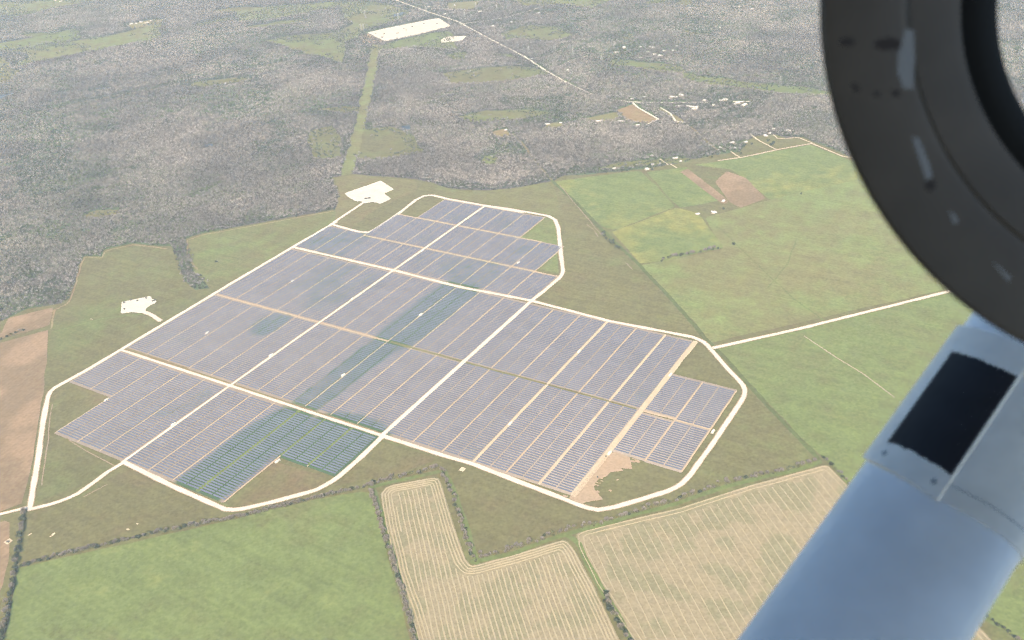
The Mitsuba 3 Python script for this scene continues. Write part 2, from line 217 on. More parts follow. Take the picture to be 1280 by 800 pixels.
FIELDS = [
 # name label tone bright outline
 ('green winter pasture along the bottom of the picture', 0.97, 0.53, [(-1555.9, 645.6),(-1483.4, 722.3),(-1391.0, 817.3),(-1282.7, 931.7),(-1217.5, 1011.0),(-1138.8, 1084.7),(-1096.4, 1116.5),(-1046.3, 1072.6),(-968.6, 1001.1),(-873.1, 916.8),(-797.9, 846.3),(-714.5, 765.2),(-1354.7, 411.1),(-1422.4, 522.3)]),
 ('olive meadow left of the solar farm below the woods', 0.62, 0.41, [(-2033.5, 1067.2),(-2080.0, 1083.4),(-2291.2, 1263.5),(-2377.1, 1348.3),(-2491.0, 1512.0),(-2565.7, 1587.8),(-2512.6, 1610.6),(-2548.4, 1648.6),(-2501.0, 1723.4),(-2374.8, 1752.5),(-2268.3, 1681.1),(-2096.5, 1583.3),(-2038.5, 1619.1),(-1991.7, 1549.5)]),
 ('rounded green meadow between the tree belt and the solar farm', 0.66, 0.50, [(-2371.2, 1827.7),(-2364.0, 1874.9),(-2233.5, 2020.0),(-2078.4, 2184.5),(-2022.3, 2214.2),(-2023.3, 2106.8),(-2019.9, 1844.8),(-2031.3, 1706.5),(-2067.0, 1622.1),(-2178.5, 1669.7),(-2243.2, 1714.7)]),
 ('green triangle of grass by the bottom left road fork', 0.60, 0.38, [(-1989.6, 1043.5),(-2006.1, 1110.4),(-1924.3, 1092.6),(-1852.3, 953.5),(-1633.7, 955.8),(-1660.0, 863.7),(-1687.9, 780.2)]),
 ('brownish meadow between the bottom left road and the hedge', 0.40, 0.38, [(-1673.3, 765.9),(-1622.6, 834.5),(-1612.2, 948.3),(-1311.2, 940.8),(-1312.1, 909.4),(-1409.2, 815.6),(-1489.0, 726.6),(-1563.2, 658.3)]),
 ('brown grass corner inside the front perimeter road', 0.34, 0.42, [(-1317.4, 953.5),(-1345.2, 1102.5),(-1197.5, 1113.8),(-1193.7, 1079.4),(-1266.3, 994.8)]),
 ('brown grass triangle below the front road crossing', 0.36, 0.40, [(-1173.3, 1258.8),(-1030.1, 1261.9),(-1074.4, 1188.4),(-1170.7, 1101.8)]),
 ('olive meadow between the front road and the hay field', 0.50, 0.40, [(-1009.2, 1254.6),(-952.8, 1276.4),(-676.8, 1256.6),(-683.6, 1211.1),(-748.9, 1116.5),(-809.3, 1053.9),(-899.6, 1145.7),(-974.4, 1215.0)]),
 ('olive grass corner inside the right end of the perimeter road', 0.45, 0.44, [(-679.6, 1275.5),(-687.0, 1426.1),(-559.1, 1440.9),(-560.4, 1391.7),(-653.1, 1283.5)]),
 ('olive meadow right of the perimeter road', 0.52, 0.42, [(-541.8, 1755.5),(-658.5, 1890.7),(-347.2, 1600.2),(-441.4, 1485.0),(-543.5, 1394.7),(-529.4, 1546.2)]),
 ('grass inside the top right bend of the perimeter road', 0.8, 0.56, [(-1486.3, 2399.3),(-1380.6, 2403.9),(-1194.1, 2086.1),(-1326.3, 2097.7),(-1338.2, 2238.5),(-1487.2, 2247.4)]),
 ('olive meadow behind the right arm of the perimeter road', 0.50, 0.46, [(-1352.7, 2409.0),(-1526.4, 2648.0),(-1154.9, 2310.0),(-988.1, 2165.4),(-718.5, 1943.1),(-950.3, 1914.2),(-1180.4, 1924.4),(-1175.3, 2078.9)]),
 ('strip of grass between the solar farm and the woods', 0.60, 0.52, [(-1871.6, 2467.2),(-1716.5, 2499.5),(-1529.8, 2654.1),(-1369.1, 2434.3),(-1604.0, 2418.2),(-1860.4, 2427.6)]),
 ('green pasture beside the strut below the white lane', 0.90, 0.54, [(-677.8, 1905.3),(-222.0, 2418.0),(143.0, 2857.8),(545.7, 2067.2),(292.7, 1249.1),(9.5, 1301.7),(-274.5, 1548.3),(-432.6, 1683.6)]),
 ('broad grey green field above the white lane', 0.74, 0.68, [(-690.7, 1923.3),(-932.0, 2154.7),(-1013.7, 2221.6),(-839.2, 2404.2),(-969.3, 2585.5),(-766.6, 2877.3),(-605.7, 3067.3),(89.5, 3153.9),(106.3, 2847.6),(-224.9, 2435.3)]),
 ('bright green field at the wood edge', 1.12, 0.55, [(-1531.5, 2668.3),(-1305.4, 2863.0),(-1078.5, 2631.1),(-1173.7, 2402.4),(-1223.2, 2406.2),(-1456.8, 2602.8)]),
 ('yellow green field right of the diagonal ditch', 1.22, 0.56, [(-1177.6, 2388.7),(-1073.8, 2619.8),(-999.8, 2611.0),(-842.7, 2413.8),(-965.0, 2274.4),(-1017.7, 2230.4)]),
 ('vivid green plot beside the brown strip', 0.98, 0.55, [(-1279.5, 2857.5),(-1172.3, 2945.3),(-965.3, 2730.0),(-1062.5, 2624.4),(-1104.2, 2660.6)]),
 ('green field below the curving right hand lane', 1.1, 0.56, [(-1160.6, 2973.3),(-1091.7, 3031.2),(-939.3, 3202.2),(-852.5, 3293.0),(-714.9, 3206.1),(-532.4, 3124.8),(-605.7, 3067.3),(-766.6, 2877.3),(-832.7, 2783.3),(-1024.6, 2979.0)]),
]
for k, (lab, tone, br, pts) in enumerate(FIELDS):
    sheet('field', field(pts, 2.5, 22.0, 40 + k), Z['field'] + 0.003 * k, 'grass', lab, (tone, br))
sheet('field', field([(-1161.9, 2933.8),(-969.5, 2755.4),(-940.6, 2726.5),(-947.8, 2697.1),(-1045.4, 2780.4),(-1175.6, 2897.7)], 2, 20, 3), Z['patch'], 'tilled', 'narrow pinkish brown ploughed strip between green plots')
sheet('field', field([(-1036.7, 2959.1),(-960.4, 2928.9),(-847.8, 2790.6),(-895.1, 2692.3),(-940.6, 2726.5),(-1036.3, 2855.4)], 2, 20, 4), Z['patch'], 'tilled', 'squarish tan ploughed plot near the right hand lane')
sheet('field', field([(-2504.3, 916.5),(-2358.9, 1156.3),(-2296.6, 1258.7),(-2082.6, 1089.9),(-1930.9, 959.0),(-1778.5, 828.6),(-1717.1, 765.8),(-1735.9, 729.4),(-1898.6, 574.9)], 2, 20, 5), Z['patch'], 'tilled', 'large bare brown ploughed field at the left edge')
sheet('field', field([(-2504.1, 1112.2),(-2397.8, 1187.7),(-2462.4, 1251.8),(-2396.3, 1349.6),(-2314.7, 1275.9),(-2369.2, 1187.2),(-2439.6, 1071.3)], 2, 20, 6), Z['patch'], 'tilled', 'small bare brown field wedge below the woods at the left')
sheet('field', field([(-1847.1, 545.8),(-1706.9, 709.6),(-1696.1, 725.4),(-1593.1, 650.2),(-1532.4, 590.0),(-1621.9, 418.8)], 2, 20, 7), Z['patch'], 'tilled', 'bare brown field corner at the bottom left')

scar = [[(-1973.6, 1029.3),(-1859.4, 933.8),(-1733.2, 824.8)], [(-1812.8, 953.1),(-1731.9, 944.8),(-1634.5, 937.4)], [(-1615.5, 840.7),(-1610.3, 868.4),(-1604.7, 888.1)], [(-1494.9, 2645.7),(-1343.3, 2497.1),(-1198.3, 2356.1)], [(-1270.9, 2405.0),(-1237.7, 2381.8),(-1202.1, 2342.6)], [(-1058.3, 2223.6),(-1037.8, 2205.9),(-1021.7, 2191.9)]]
sheet('wheel_track', unary_union([ribbon(q, 2.4, 1.5, 90 + k) for k, q in enumerate(scar)]), Z['patch'] + 0.05, 'soil', 'faint bare wheel tracks across the meadows', (0.7, 0.22))
seams = [[(-995.4, 2600.0),(-879.5, 2512.9),(-747.4, 2373.0)], [(-747.4, 2373.0),(-586.6, 2210.9),(-452.9, 2104.9)], [(-450.9, 2097.5),(-385.0, 2016.5),(-330.2, 1931.3)], [(-1281.5, 2849.1),(-1083.0, 2629.2)], [(-657.3, 2236.0),(-652.0, 2387.8),(-676.5, 2540.0)], [(-2275.6, 1256.9),(-2205.4, 1367.3),(-2111.6, 1438.0)]]
sheet('field_seam', unary_union([ribbon(q, 4, 2.5, 95 + k) for k, q in enumerate(seams)]), Z['patch'] + 0.05, 'grass', 'faint darker seams between neighbouring fields', (0.85, 0.50))
rim = [[(-2295.0, 1266.3),(-2377.6, 1338.2),(-2375.2, 1383.9),(-2473.2, 1486.8),(-2553.8, 1563.9),(-2590.1, 1606.9),(-2529.3, 1621.1),(-2563.0, 1660.5),(-2515.6, 1729.6),(-2389.0, 1752.5)], [(-2371.5, 1821.4),(-2304.1, 1758.6),(-2227.9, 1709.9),(-2185.5, 1688.8)], [(-2371.2, 1827.7),(-2359.4, 1870.5),(-2229.0, 2015.2),(-2083.4, 2182.5)]]
sheet('dry_verge', unary_union([ribbon(q, 5, 1.5, 80 + k) for k, q in enumerate(rim)]), Z['patch'] + 0.02, 'grass', 'pale dry grass rim along the wood edge', (0.22, 0.85))
# hay fields: stubble with raked windrows as real ridges
HAY_A = [(-1070.9, 1119.1),(-1074.1, 1139.7),(-1066.3, 1153.2),(-1010.1, 1204.4),(-995.4, 1211.6),(-980.9, 1200.7),(-883.6, 1103.8),(-820.1, 1043.9),(-802.2, 1035.0),(-793.6, 1042.7),(-754.5, 1086.1),(-687.3, 1166.3),(-676.8, 1166.8),(-654.4, 1151.3),(-580.5, 1085.3),(-499.8, 1007.2),(-402.5, 921.2),(-699.2, 764.9),(-791.6, 853.3),(-839.7, 897.0),(-908.2, 954.6),(-1010.3, 1052.7)]
HAY_B = [(-671.7, 1189.7),(-667.4, 1202.4),(-531.7, 1342.3),(-434.3, 1464.4),(-331.0, 1580.1),(-322.4, 1584.3),(-310.2, 1573.8),(-277.1, 1544.4),(5.6, 1281.2),(129.1, 1162.5),(-351.9, 908.0),(-476.5, 1013.0),(-506.1, 1035.4),(-553.6, 1072.3),(-586.4, 1097.0),(-656.4, 1165.5)]
def ridge(line, w, h, z):
    """A low windrow of cut hay along the line: a tent profile with an uneven crest."""
    p = np.array(line.coords)
    n = max(2, int(line.length / 9)); p = np.array([line.interpolate(t, normalized=True).coords[0] for t in np.linspace(0, 1, n + 1)])
    d = np.gradient(p, axis=0); d /= np.linalg.norm(d, axis=1, keepdims=True) + 1e-9
    s = np.c_[-d[:, 1], d[:, 0]]
    q = np.c_[p / 12.0, np.zeros(len(p))]
    ww = w * (0.65 + 0.5 * meshkit.noise(q, 3))[:, None] / 2; hh = h * (0.6 + 0.8 * meshkit.noise(q, 8))
    p = p + s * (meshkit.noise(q / 3, 5)[:, None] - 0.5) * 1.6
    v = np.vstack([np.c_[p - s * ww, np.full(len(p), z)], np.c_[p - s * ww * 0.35, z + hh], np.c_[p + s * ww * 0.35, z + hh], np.c_[p + s * ww, np.full(len(p), z)]])
    m = len(p); i = np.arange(m - 1); f = []
    for r in range(3): f += [np.c_[i + r * m, i + 1 + r * m, i + 1 + (r + 1) * m], np.c_[i + r * m, i + 1 + (r + 1) * m, i + (r + 1) * m]]
    return v, np.vstack(f)
def hay(pts, d0, d1, spacing, w, rings, ring_step, lab, br):
    poly = Polygon(pts); sheet('hay_field', poly, Z['patch'], 'stubble', lab, (0.5, br))
    vs, fs, n = [], [], 0
    lines = []
    for k in range(rings):
        r = poly.buffer(-(3.0 + ring_step * k), join_style=1)
        lines += [LineString(x.exterior.coords) for x in getattr(r, 'geoms', [r])]
    inner = poly.buffer(-(3.0 + ring_step * rings), join_style=1)
    d = np.array(d1) - np.array(d0); d /= np.linalg.norm(d); s = np.array([-d[1], d[0]])
    c = np.array(poly.centroid.coords[0])
    for t in np.arange(-900, 900, spacing):
        a = c + s * (t + random.uniform(-0.8, 0.8))
        x = inner.intersection(LineString([a - d * 1500, a + d * 1500]))
        lines += [l for l in getattr(x, 'geoms', [x]) if l.geom_type == 'LineString' and l.length > 15]
    for l in lines:
        v, f = ridge(l, w, 0.5, Z['patch'] + 0.03); vs.append(v); fs.append(f + n); n += len(v)
    v, f = np.vstack(vs), np.vstack(fs)
    key = numbered('hay_windrows'); scene[key] = mikit.ply((v, up_faces(v, f)), 'straw')
    return key
k1 = hay(HAY_A, (-976.1, 1107.6), (-748.3, 872.0), 8.8, 3.0, 4, 6.0, 'L shaped stubble field of cut hay at the bottom centre', 0.53)
tag(k1, 'raked rows of pale straw on the L shaped hay field', 'hay rows', kind='stuff')
k2 = hay(HAY_B, (-450.4, 1397.3), (-265.5, 1212.0), 15.0, 2.2, 2, 9.0, 'stubble field of cut hay beside the strut', 0.54)
tag(k2, 'raked rows of pale straw on the hay field beside the strut', 'hay rows', kind='stuff')

# ------------------------------------------------------------------ solar farm
XS = [-2020, -1943, -1868, -1791, -1716, -1639, -1562, -1489, -1415, -1340, -1264, -1188, -1113, -1037, -960, -881, -804, -727, -648, -569]
TIERS = [('front', {**{0: (1118, 1264), 1: (1118, 1264)}, **{i: (962, 1264) for i in range(2, 9)}, 9: (1124, 1264), 10: (1126, 1264)}),
         ('second', {**{i: (1290, 1592) for i in range(0, 11)}, **{i: (1288, 1592) for i in range(11, 17)}, 17: (1446, 1586), 18: (1444, 1592)}),
         ('third', {**{i: (1604, 1906) for i in range(0, 17)}, 17: (1604, 1752), 18: (1597, 1752)}),
         ('fourth', {**{0: (1928, 2082), 1: (1928, 2082)}, **{i: (1928, 2069) for i in range(2, 11)}}),
         ('fifth', {i: (2079, 2241) for i in range(2, 10)}),
         ('sixth', {i: (2251, 2398) for i in range(3, 8)})]
WHITE = {-1639, -1188, -2020}
WIDE = {-960: 4.5, -727: 7.5, -804: 4.0}
GREEN = {('front', 7): 1.0, ('front', 8): 0.9, ('front', 9): 0.75, ('front', 10): 0.8, ('second', 7): 0.62, ('second', 8): 0.85, ('third', 7): 0.72, ('third', 8): 0.8, ('third', 6): 0.45, ('third', 9): 0.3,
         ('third', 0): 0.35, ('third', 1): 0.4, ('third', 2): 0.55, ('third', 3): 0.6, ('third', 4): 0.6, ('second', 3): 0.3}
PITCH, SLANT, TILT = 7.3, 3.3, math.radians(20)
def row_mesh(L):
    gap, out = 3.2, []
    half = (L - gap) / 2
    for x0 in (0.0, half + gap):
        m = trimesh.creation.box(extents=(half, SLANT, 0.09))
        m.apply_transform(trimesh.transformations.rotation_matrix(TILT, (1, 0, 0)))
        m.apply_translation((x0 + half / 2, 0, 0.6 + SLANT / 2 * math.sin(TILT)))
        out.append(m)
        for x in np.linspace(x0 + 1.5, x0 + half - 1.5, 5): out.append(bx(x - 0.08, 0.1, 0, x + 0.08, 0.26, 0.6 + SLANT / 2 * math.sin(TILT) - 0.02))
    return cat_(out)
ROWS = {}
def ordinal(n): return ['first', 'second', 'third', 'fourth', 'fifth', 'sixth', 'seventh', 'eighth', 'ninth', 'tenth', 'eleventh', 'twelfth', 'thirteenth', 'fourteenth', 'fifteenth', 'sixteenth', 'seventeenth', 'eighteenth', 'nineteenth', 'twentieth'][n]
TIERNAME = {'front': 'frontmost tier', 'second': 'second tier from the front', 'third': 'third tier from the front', 'fourth': 'fourth tier from the front', 'fifth': 'fifth tier from the front', 'sixth': 'rearmost tier'}
under = []
for tier, blocks in TIERS:
    order = sorted(blocks)
    for n, i in enumerate(order):
        y0, y1 = blocks[i]
        ml = 6.5 if XS[i] in WHITE else WIDE.get(XS[i], 2.6); mr = 6.0 if XS[i + 1] in WHITE else WIDE.get(XS[i + 1], 2.6)
        x0, x1 = XS[i] + ml, XS[i + 1] - mr
        L = round(x1 - x0, 1)
        if L not in ROWS: ROWS[L] = mikit.ply(row_mesh(L), 'panel_glass')
        key = numbered('solar_array')
        c = 0; y = y0 + 3.0
        while y < y1 - 1.5:
            scene[f'{key}__panel_row' + (f'_{c:03d}' if c else '')] = {**ROWS[L], 'to_world': T().translate([x0, y, Z['track']])}
            c += 1; y += PITCH
        hue = 'teal grey' if GREEN.get((tier, i), 0) > 0.5 else 'lavender grey'
        tag(key, f'{hue} solar panel block, {ordinal(n)} from left in the {TIERNAME[tier]}', 'solar array', 'blocks of panel rows of the solar farm')
        under.append((tier, i, box(XS[i], y0 - 6, XS[i + 1], y1 + 6)))
LUSH = [(-1415, 1440, 42, 190, 0.8), (-1405, 1760, 62, 190, 0.85), (-1415, 1080, 62, 190, 1.15), (-1262, 1200, 95, 110, 1.1), (-1757, 1535, 38, 55, 0.7), (-1790, 1770, 190, 130, 0.42), (-1930, 2000, 90, 90, 0.55), (-1950, 1700, 80, 60, 0.4), (-1480, 2010, 150, 70, 0.45), (-1690, 1180, 40, 70, 0.4), (-1010, 1420, 40, 60, 0.25), (-1310, 2150, 80, 60, 0.35), (-1940, 1330, 45, 60, 0.35), (-1600, 2330, 130, 60, 0.3)]
def lush(x, y):
    t = np.full_like(x, 0.10)
    for cx, cy, a, b, w in LUSH: t = np.maximum(t, w * np.clip(2.2 - 1.5 * (np.abs((x - cx) / a) ** 4 + np.abs((y - cy) / b) ** 4) ** 0.5, 0, 1))
    return t
vs, fs, us, n = [], [], [], 0
for (t, i, b) in under:
    x0, y0, x1, y1 = b.bounds
    nx, ny = 1 + max(2, int((x1 - x0) / 12)), 1 + max(2, int((y1 - y0) / 12))
    X, Y = np.meshgrid(np.linspace(x0, x1, nx), np.linspace(y0, y1, ny)); k = np.arange(nx * ny).reshape(ny, nx)
    vs.append(np.c_[X.ravel(), Y.ravel(), np.full(X.size, Z['patch'] + 0.0015 * len(vs))]); us.append(np.c_[lush(X.ravel(), Y.ravel()), 0.44 + 0.34 * np.clip((X.ravel() + 1050) / 350, 0, 1) * np.clip((1750 - Y.ravel()) / 300, 0, 1)])
    fs.append(np.vstack([np.c_[k[:-1, :-1].ravel(), k[:-1, 1:].ravel(), k[1:, 1:].ravel()], np.c_[k[:-1, :-1].ravel(), k[1:, 1:].ravel(), k[1:, :-1].ravel()]]) + n); n += X.size
scene['array_ground'] = mikit.ply((np.vstack(vs), np.vstack(fs)), 'array_soil', uv=np.vstack(us)); tag('array_ground', 'dry soil and green grass between the solar panel rows', kind='structure')

# service tracks and gravel roads
def line_of(x, y0, y1): return [(x, y0), (x, y1)]
TR = []
for x in XS[1:]:
    if x in WHITE: continue
    spans = [blocks[i] for t, blocks in TIERS for i in blocks if XS[i] == x or XS[i + 1] == x]
    w = 3.1
    tone = 0.35
    if x in WIDE: w = {-960: 6.5, -727: 12.0, -804: 5.5}[x]; tone = 0.15
    for (a, b) in sorted(set(spans)): TR.append((ribbon(line_of(x, a - 2, b + 2), w, 0.7, int(-x)), tone))
pal = unary_union([p for p, t in TR if t < 0.3]); tan = unary_union([p for p, t in TR if t > 0.3])
green_lane = unary_union([ribbon(line_of(-1415, 962, 1266), 10, 0.8, 5), ribbon(line_of(-1264, 1126, 1266), 7, 0.8, 6), ribbon(line_of(-1340, 1126, 1266), 6, 0.8, 9)])
sheet('service_track', tan.difference(green_lane), Z['track'], 'soil', 'thin tan service tracks between the panel blocks', (0.42, 0.58))
sheet('service_track', pal, Z['track'], 'soil', 'wide pale service tracks between the right hand panel blocks', (0.08, 0.62))
sheet('service_track', green_lane, Z['track'] + 0.06, 'grass', 'grassy green lanes between the front panel blocks', (1.0, 0.5))
mid_t = unary_union([ribbon([(-2012, 1598), (-1415, 1598)], 6.5, 1.2, 3)])
sheet('service_track', mid_t, Z['track'] - 0.02, 'soil', 'tan cross track through the middle of the left panel blocks', (0.4, 0.55))
sheet('service_track', ribbon([(-1405, 1598), (-740, 1598)], 6.5, 1.2, 4), Z['track'] - 0.02, 'grass', 'dull green cross strip through the right panel blocks', (0.50, 0.50))
sheet('service_track', ribbon([(-720, 1598), (-572, 1598)], 7, 1.0, 4), Z['track'] - 0.02, 'soil', 'tan cross track at the right end of the panel blocks', (0.4, 0.58))
sheet('service_track', unary_union([ribbon([(-1870, 2074), (-1190, 2074)], 4.0, 0.6, 8), ribbon([(-1860, 2246), (-1340, 2246)], 4.2, 0.6, 9)]), Z['track'] + 0.008, 'soil', 'pale cross tracks between the far panel blocks', (0.3, 0.6))
BAND = unary_union([box(-2014, 1276, -1195, 1287)])
sheet('dry_verge', BAND, Z['patch'] + 0.02, 'grass', 'straw coloured verge along the second cross road', (0.25, 0.66))
PERIM = [(-1686.1, 762.2),(-1793.2, 856.8),(-1950.8, 990.7),(-2012.6, 1047.2),(-2029.8, 1068.9),(-2030.4, 1087.5),(-2024.7, 1172.0),(-2024.5, 1270.7),(-2024.3, 1430.1),(-2024.0, 1667.1),(-2021.3, 1920.4),(-2017.7, 2096.1),(-2015.2, 2116.7)]
roads = [ribbon(PERIM, 10.0, 0.5, 1),
         ribbon([(-1686.1, 762.2),(-1653.3, 800.1),(-1636.8, 835.8),(-1636.5, 875.2),(-1638.5, 917.7),(-1633.7, 955.8)], 9.0, 0.4, 2),
         ribbon([(-1633.7, 955.8),(-1463.9, 946.2),(-1347.4, 943.9),(-1316.2, 943.6),(-1294.6, 956.9),(-1251.7, 1002.0),(-1196.1, 1070.0),(-1185.8, 1099.9),(-1181.4, 1127.4),(-1180.6, 1191.6),(-1183.8, 1272.5)], 10.0, 0.3, 3),
         ribbon([(-1637, 955), (-1639, 1274), (-1639, 1921), (-1639, 2407)], 6.2, 0.5, 4),
         ribbon([(-1187, 1275), (-1188, 1600), (-1189, 1919)] + [(-1185.2, 1984.6),(-1183.1, 2070.4),(-1190.8, 2103.1),(-1248.9, 2196.6),(-1340.8, 2351.3),(-1377.8, 2398.6),(-1412.9, 2416.4),(-1543.0, 2416.0),(-1643.6, 2409.0),(-1783.0, 2408.4),(-1852.5, 2416.3),(-1873.9, 2400.6),(-1879.3, 2362.7),(-1866.7, 2257.3),(-1864.2, 2153.1),(-1864.1, 2096.3),(-1900.9, 2087.2),(-2012.8, 2098.1)], 10.0, 0.4, 5),
         ribbon([(-1637, 2407), (-1500, 2409)], 9, 0.3, 4),
         ribbon([(-2025, 1273), (-1187, 1275)], 7.0, 0.4, 6),
         ribbon([(-1187, 1275)] + [(-1015.9, 1276.2),(-957.1, 1280.0),(-840.7, 1272.5),(-747.9, 1267.4),(-693.8, 1263.3),(-669.4, 1265.3),(-645.4, 1284.8),(-607.7, 1329.1),(-570.4, 1376.2),(-556.3, 1401.7),(-550.7, 1436.8),(-547.6, 1549.2),(-546.8, 1663.8),(-546.1, 1726.4),(-550.1, 1758.5),(-566.9, 1785.3),(-615.7, 1827.3),(-670.6, 1881.2),(-703.0, 1913.6),(-736.6, 1926.7),(-962.9, 1912.8),(-1190.3, 1924.7)] + [(-1400, 1912), (-1640, 1919), (-2021, 1920)], 9.5, 0.4, 7),
         ribbon([(-1795.2, 662.8),(-1729.1, 724.8),(-1709.8, 747.7),(-1692.8, 767.0)], 7.0, 0.4, 9),
         ribbon([(-676.6, 1901.9),(-523.3, 2068.8),(-376.5, 2241.4),(-222.7, 2422.3),(143.3, 2852.6)], 9.0, 0.5, 10),
         ribbon([(-2048.4, 1423.9),(-2093.9, 1436.4),(-2121.5, 1438.3)], 11, 0.4, 11), ribbon([(-2018.5, 2089.3),(-2023.3, 2146.3),(-2027.3, 2212.2),(-2032.4, 2294.0)], 9, 0.2, 12)]
sheet('road_shoulder', unary_union(roads).buffer(1.9, quad_segs=2), Z['road'] - 0.05, 'soil', 'dusty tan shoulders along the gravel roads', (0.45, 0.44))
sheet('gravel_road', unary_union(roads), Z['road'], 'gravel', 'pale limestone gravel roads around and through the solar farm')
far_roads = [ribbon([(-4126.5, 5049.7),(-3823.3, 4848.1),(-3466.2, 4654.5),(-3126.4, 4484.8),(-2778.6, 4235.2),(-2406.4, 3978.2),(-2189.7, 3799.4),(-1985.8, 3652.2)], 9.5, 1.2, 21), ribbon([(-1985.8, 3652.2),(-1839.7, 3560.6)], 5.5, 1.0, 22), ribbon([(-1731.4, 3519.1),(-1637.1, 3522.9),(-1560.8, 3539.3),(-1351.5, 3616.1)], 9, 0.8, 23), ribbon([(-1270.1, 3654.5),(-1209.0, 3675.3)], 9, .5, 23),
             ribbon([(-1638.5, 3518.1),(-1584.9, 3462.3),(-1457.2, 3365.1)], 8, 0.8, 24), ribbon([(-1457.2, 3365.1),(-1473.9, 3291.2)], 7, .5, 2), ribbon([(-1501.9, 3491.0),(-1440.1, 3440.8),(-1383.9, 3361.8),(-1349.6, 3364.4)], 7, 0.8, 25), ribbon([(-3082.5, 4442.2),(-2967.9, 4544.8),(-2893.6, 4674.6),(-2830.5, 4921.0)], 7, .5, 2), ribbon([(-2167.0, 3885.8),(-2167.9, 3980.5),(-2122.5, 4078.0)], 7, .5, 3), ribbon([(-2363.2, 3948.8),(-2313.6, 4006.2)], 7, .5, 4)]
sheet('country_road', unary_union(far_roads), Z['road'], 'gravel', 'pale country roads through the far woods', (0.5, 0.5))
lane = [ribbon([(-1094.3, 3038.2),(-1026.0, 3100.2),(-941.7, 3209.6),(-853.3, 3305.3),(-723.4, 3218.7),(-669.5, 3223.3),(-544.4, 3179.2)], 7, 0.5, 31), ribbon([(-1001.5, 3342.0),(-973.3, 3308.4),(-913.8, 3347.6),(-854.5, 3309.2)], 6, 0.5, 32), ribbon([(-1083.0, 3131.8),(-1034.7, 3088.8)], 6, 0.5, 33), ribbon([(-1085.7, 3329.2),(-1033.8, 3272.2),(-949.2, 3206.8)], 6, 0.5, 34),
        ribbon([(-1284.3, 2982.0),(-1238.2, 2943.5)], 5, .4, 3), ribbon([(-1233.6, 2953.2),(-1199.3, 2927.1)], 5, .4, 3)]
sheet('farm_lane', unary_union(lane), Z['road'] + 0.01, 'soil', 'sandy farm lane and drives at the wood edge on the right', (0.1, 0.62))
pad([(-2143.3, 2314.9),(-2095.7, 2454.7),(-2002.0, 2408.1),(-2014.3, 2366.3),(-1961.8, 2336.7),(-1970.0, 2290.9),(-2005.7, 2294.1),(-2022.7, 2273.1),(-2043.5, 2282.4),(-2061.4, 2275.2),(-2106.5, 2293.0)], 'white gravel pad at the wood edge behind the solar farm')
pad([(-2234.7, 1451.3),(-2185.1, 1513.6),(-2164.9, 1497.3),(-2156.8, 1505.9),(-2136.9, 1489.8),(-2143.4, 1477.1),(-2139.8, 1454.2),(-2121.5, 1438.3),(-2126.3, 1431.3),(-2159.3, 1423.8),(-2181.6, 1404.2)], 'white gravel pad with equipment left of the solar farm')
pad([(-3481.3, 4139.6),(-3442.9, 4237.9),(-3303.4, 4493.8),(-3273.1, 4520.4),(-3100.7, 4383.9),(-3181.2, 4171.8),(-3263.1, 4016.0)], 'large white gravel yard in the far woods')
pad([(-2986.8, 4119.4),(-3003.9, 4188.1),(-2902.0, 4233.3),(-2870.3, 4136.6),(-2955.1, 4080.3)], 'small white gravel yard below the large far one')
sheet('bare_soil', field([(-3470.2, 4056.9),(-3470.2, 4125.4),(-3267.4, 4014.8),(-3254.8, 3977.9),(-3358.1, 3956.2)], 2, 15, 1), Z['track'], 'soil', 'reddish bare soil beside the large far yard', (0.8, 0.55))
sheet('bare_soil', Polygon([(-730.0, 1276.3),(-722.2, 1432.2),(-711.6, 1440.3),(-681.7, 1437.4),(-662.3, 1407.0),(-688.6, 1399.7),(-675.8, 1394.8),(-696.3, 1379.2),(-696.6, 1365.2),(-707.4, 1351.7),(-708.5, 1329.4),(-700.6, 1317.2),(-674.2, 1298.8),(-698.4, 1279.0),(-703.5, 1268.7)]).buffer(2), Z['track'], 'soil', 'peach coloured bare soil spilling from the service track', (0.75, 0.50))
sp_ = np.random.default_rng(5); spill = [(-730.0, 1276.3),(-723.6, 1338.3),(-719.0, 1382.1),(-722.2, 1432.2),(-697.6, 1429.6),(-679.5, 1432.7),(-697.0, 1373.3),(-700.9, 1338.5),(-699.7, 1301.8)]; spots = []
for k in range(70):
    c = np.array(spill[sp_.integers(len(spill))]) + sp_.normal(size=2) * (16, 12); w, h = sp_.uniform(2, 9), sp_.uniform(1, 3)
    spots.append(field([(c[0] - w, c[1] - h), (c[0] + w, c[1] - h), (c[0] + w, c[1] + h), (c[0] - w, c[1] + h)], 1.4, 2.5, k))
sheet('bare_soil', unary_union(spots).difference(unary_union([b for _, _, b in under])), Z['track'] - 0.05, 'soil', 'scattered orange tan soil round the peach coloured spill', (0.75, 0.5))
sheet('bare_soil', unary_union([field([(x - w, y - h), (x + w, y - h), (x + w, y + h), (x - w, y + h)], 1.2, 3, 7) for (x, y), w, h in [((-1576.2, 736.7), 2.5, 4.5), ((-1618.6, 715.4), 1.5, 4), ((-1452.7, 813.7), 3.2, 1.8), ((-1576.0, 729.3), 2.5, 1.5), ((-966.4, 1255.4), 5, 6), ((-1448.4, 833.6), 3, 1.2), ((-1640.2, 682.1), 6, 6), ((-2233.4, 1350.0), 3, 2)]]), Z['track'], 'soil', 'small pale patches of bare soil scattered on the meadows', (-0.2, 0.8))

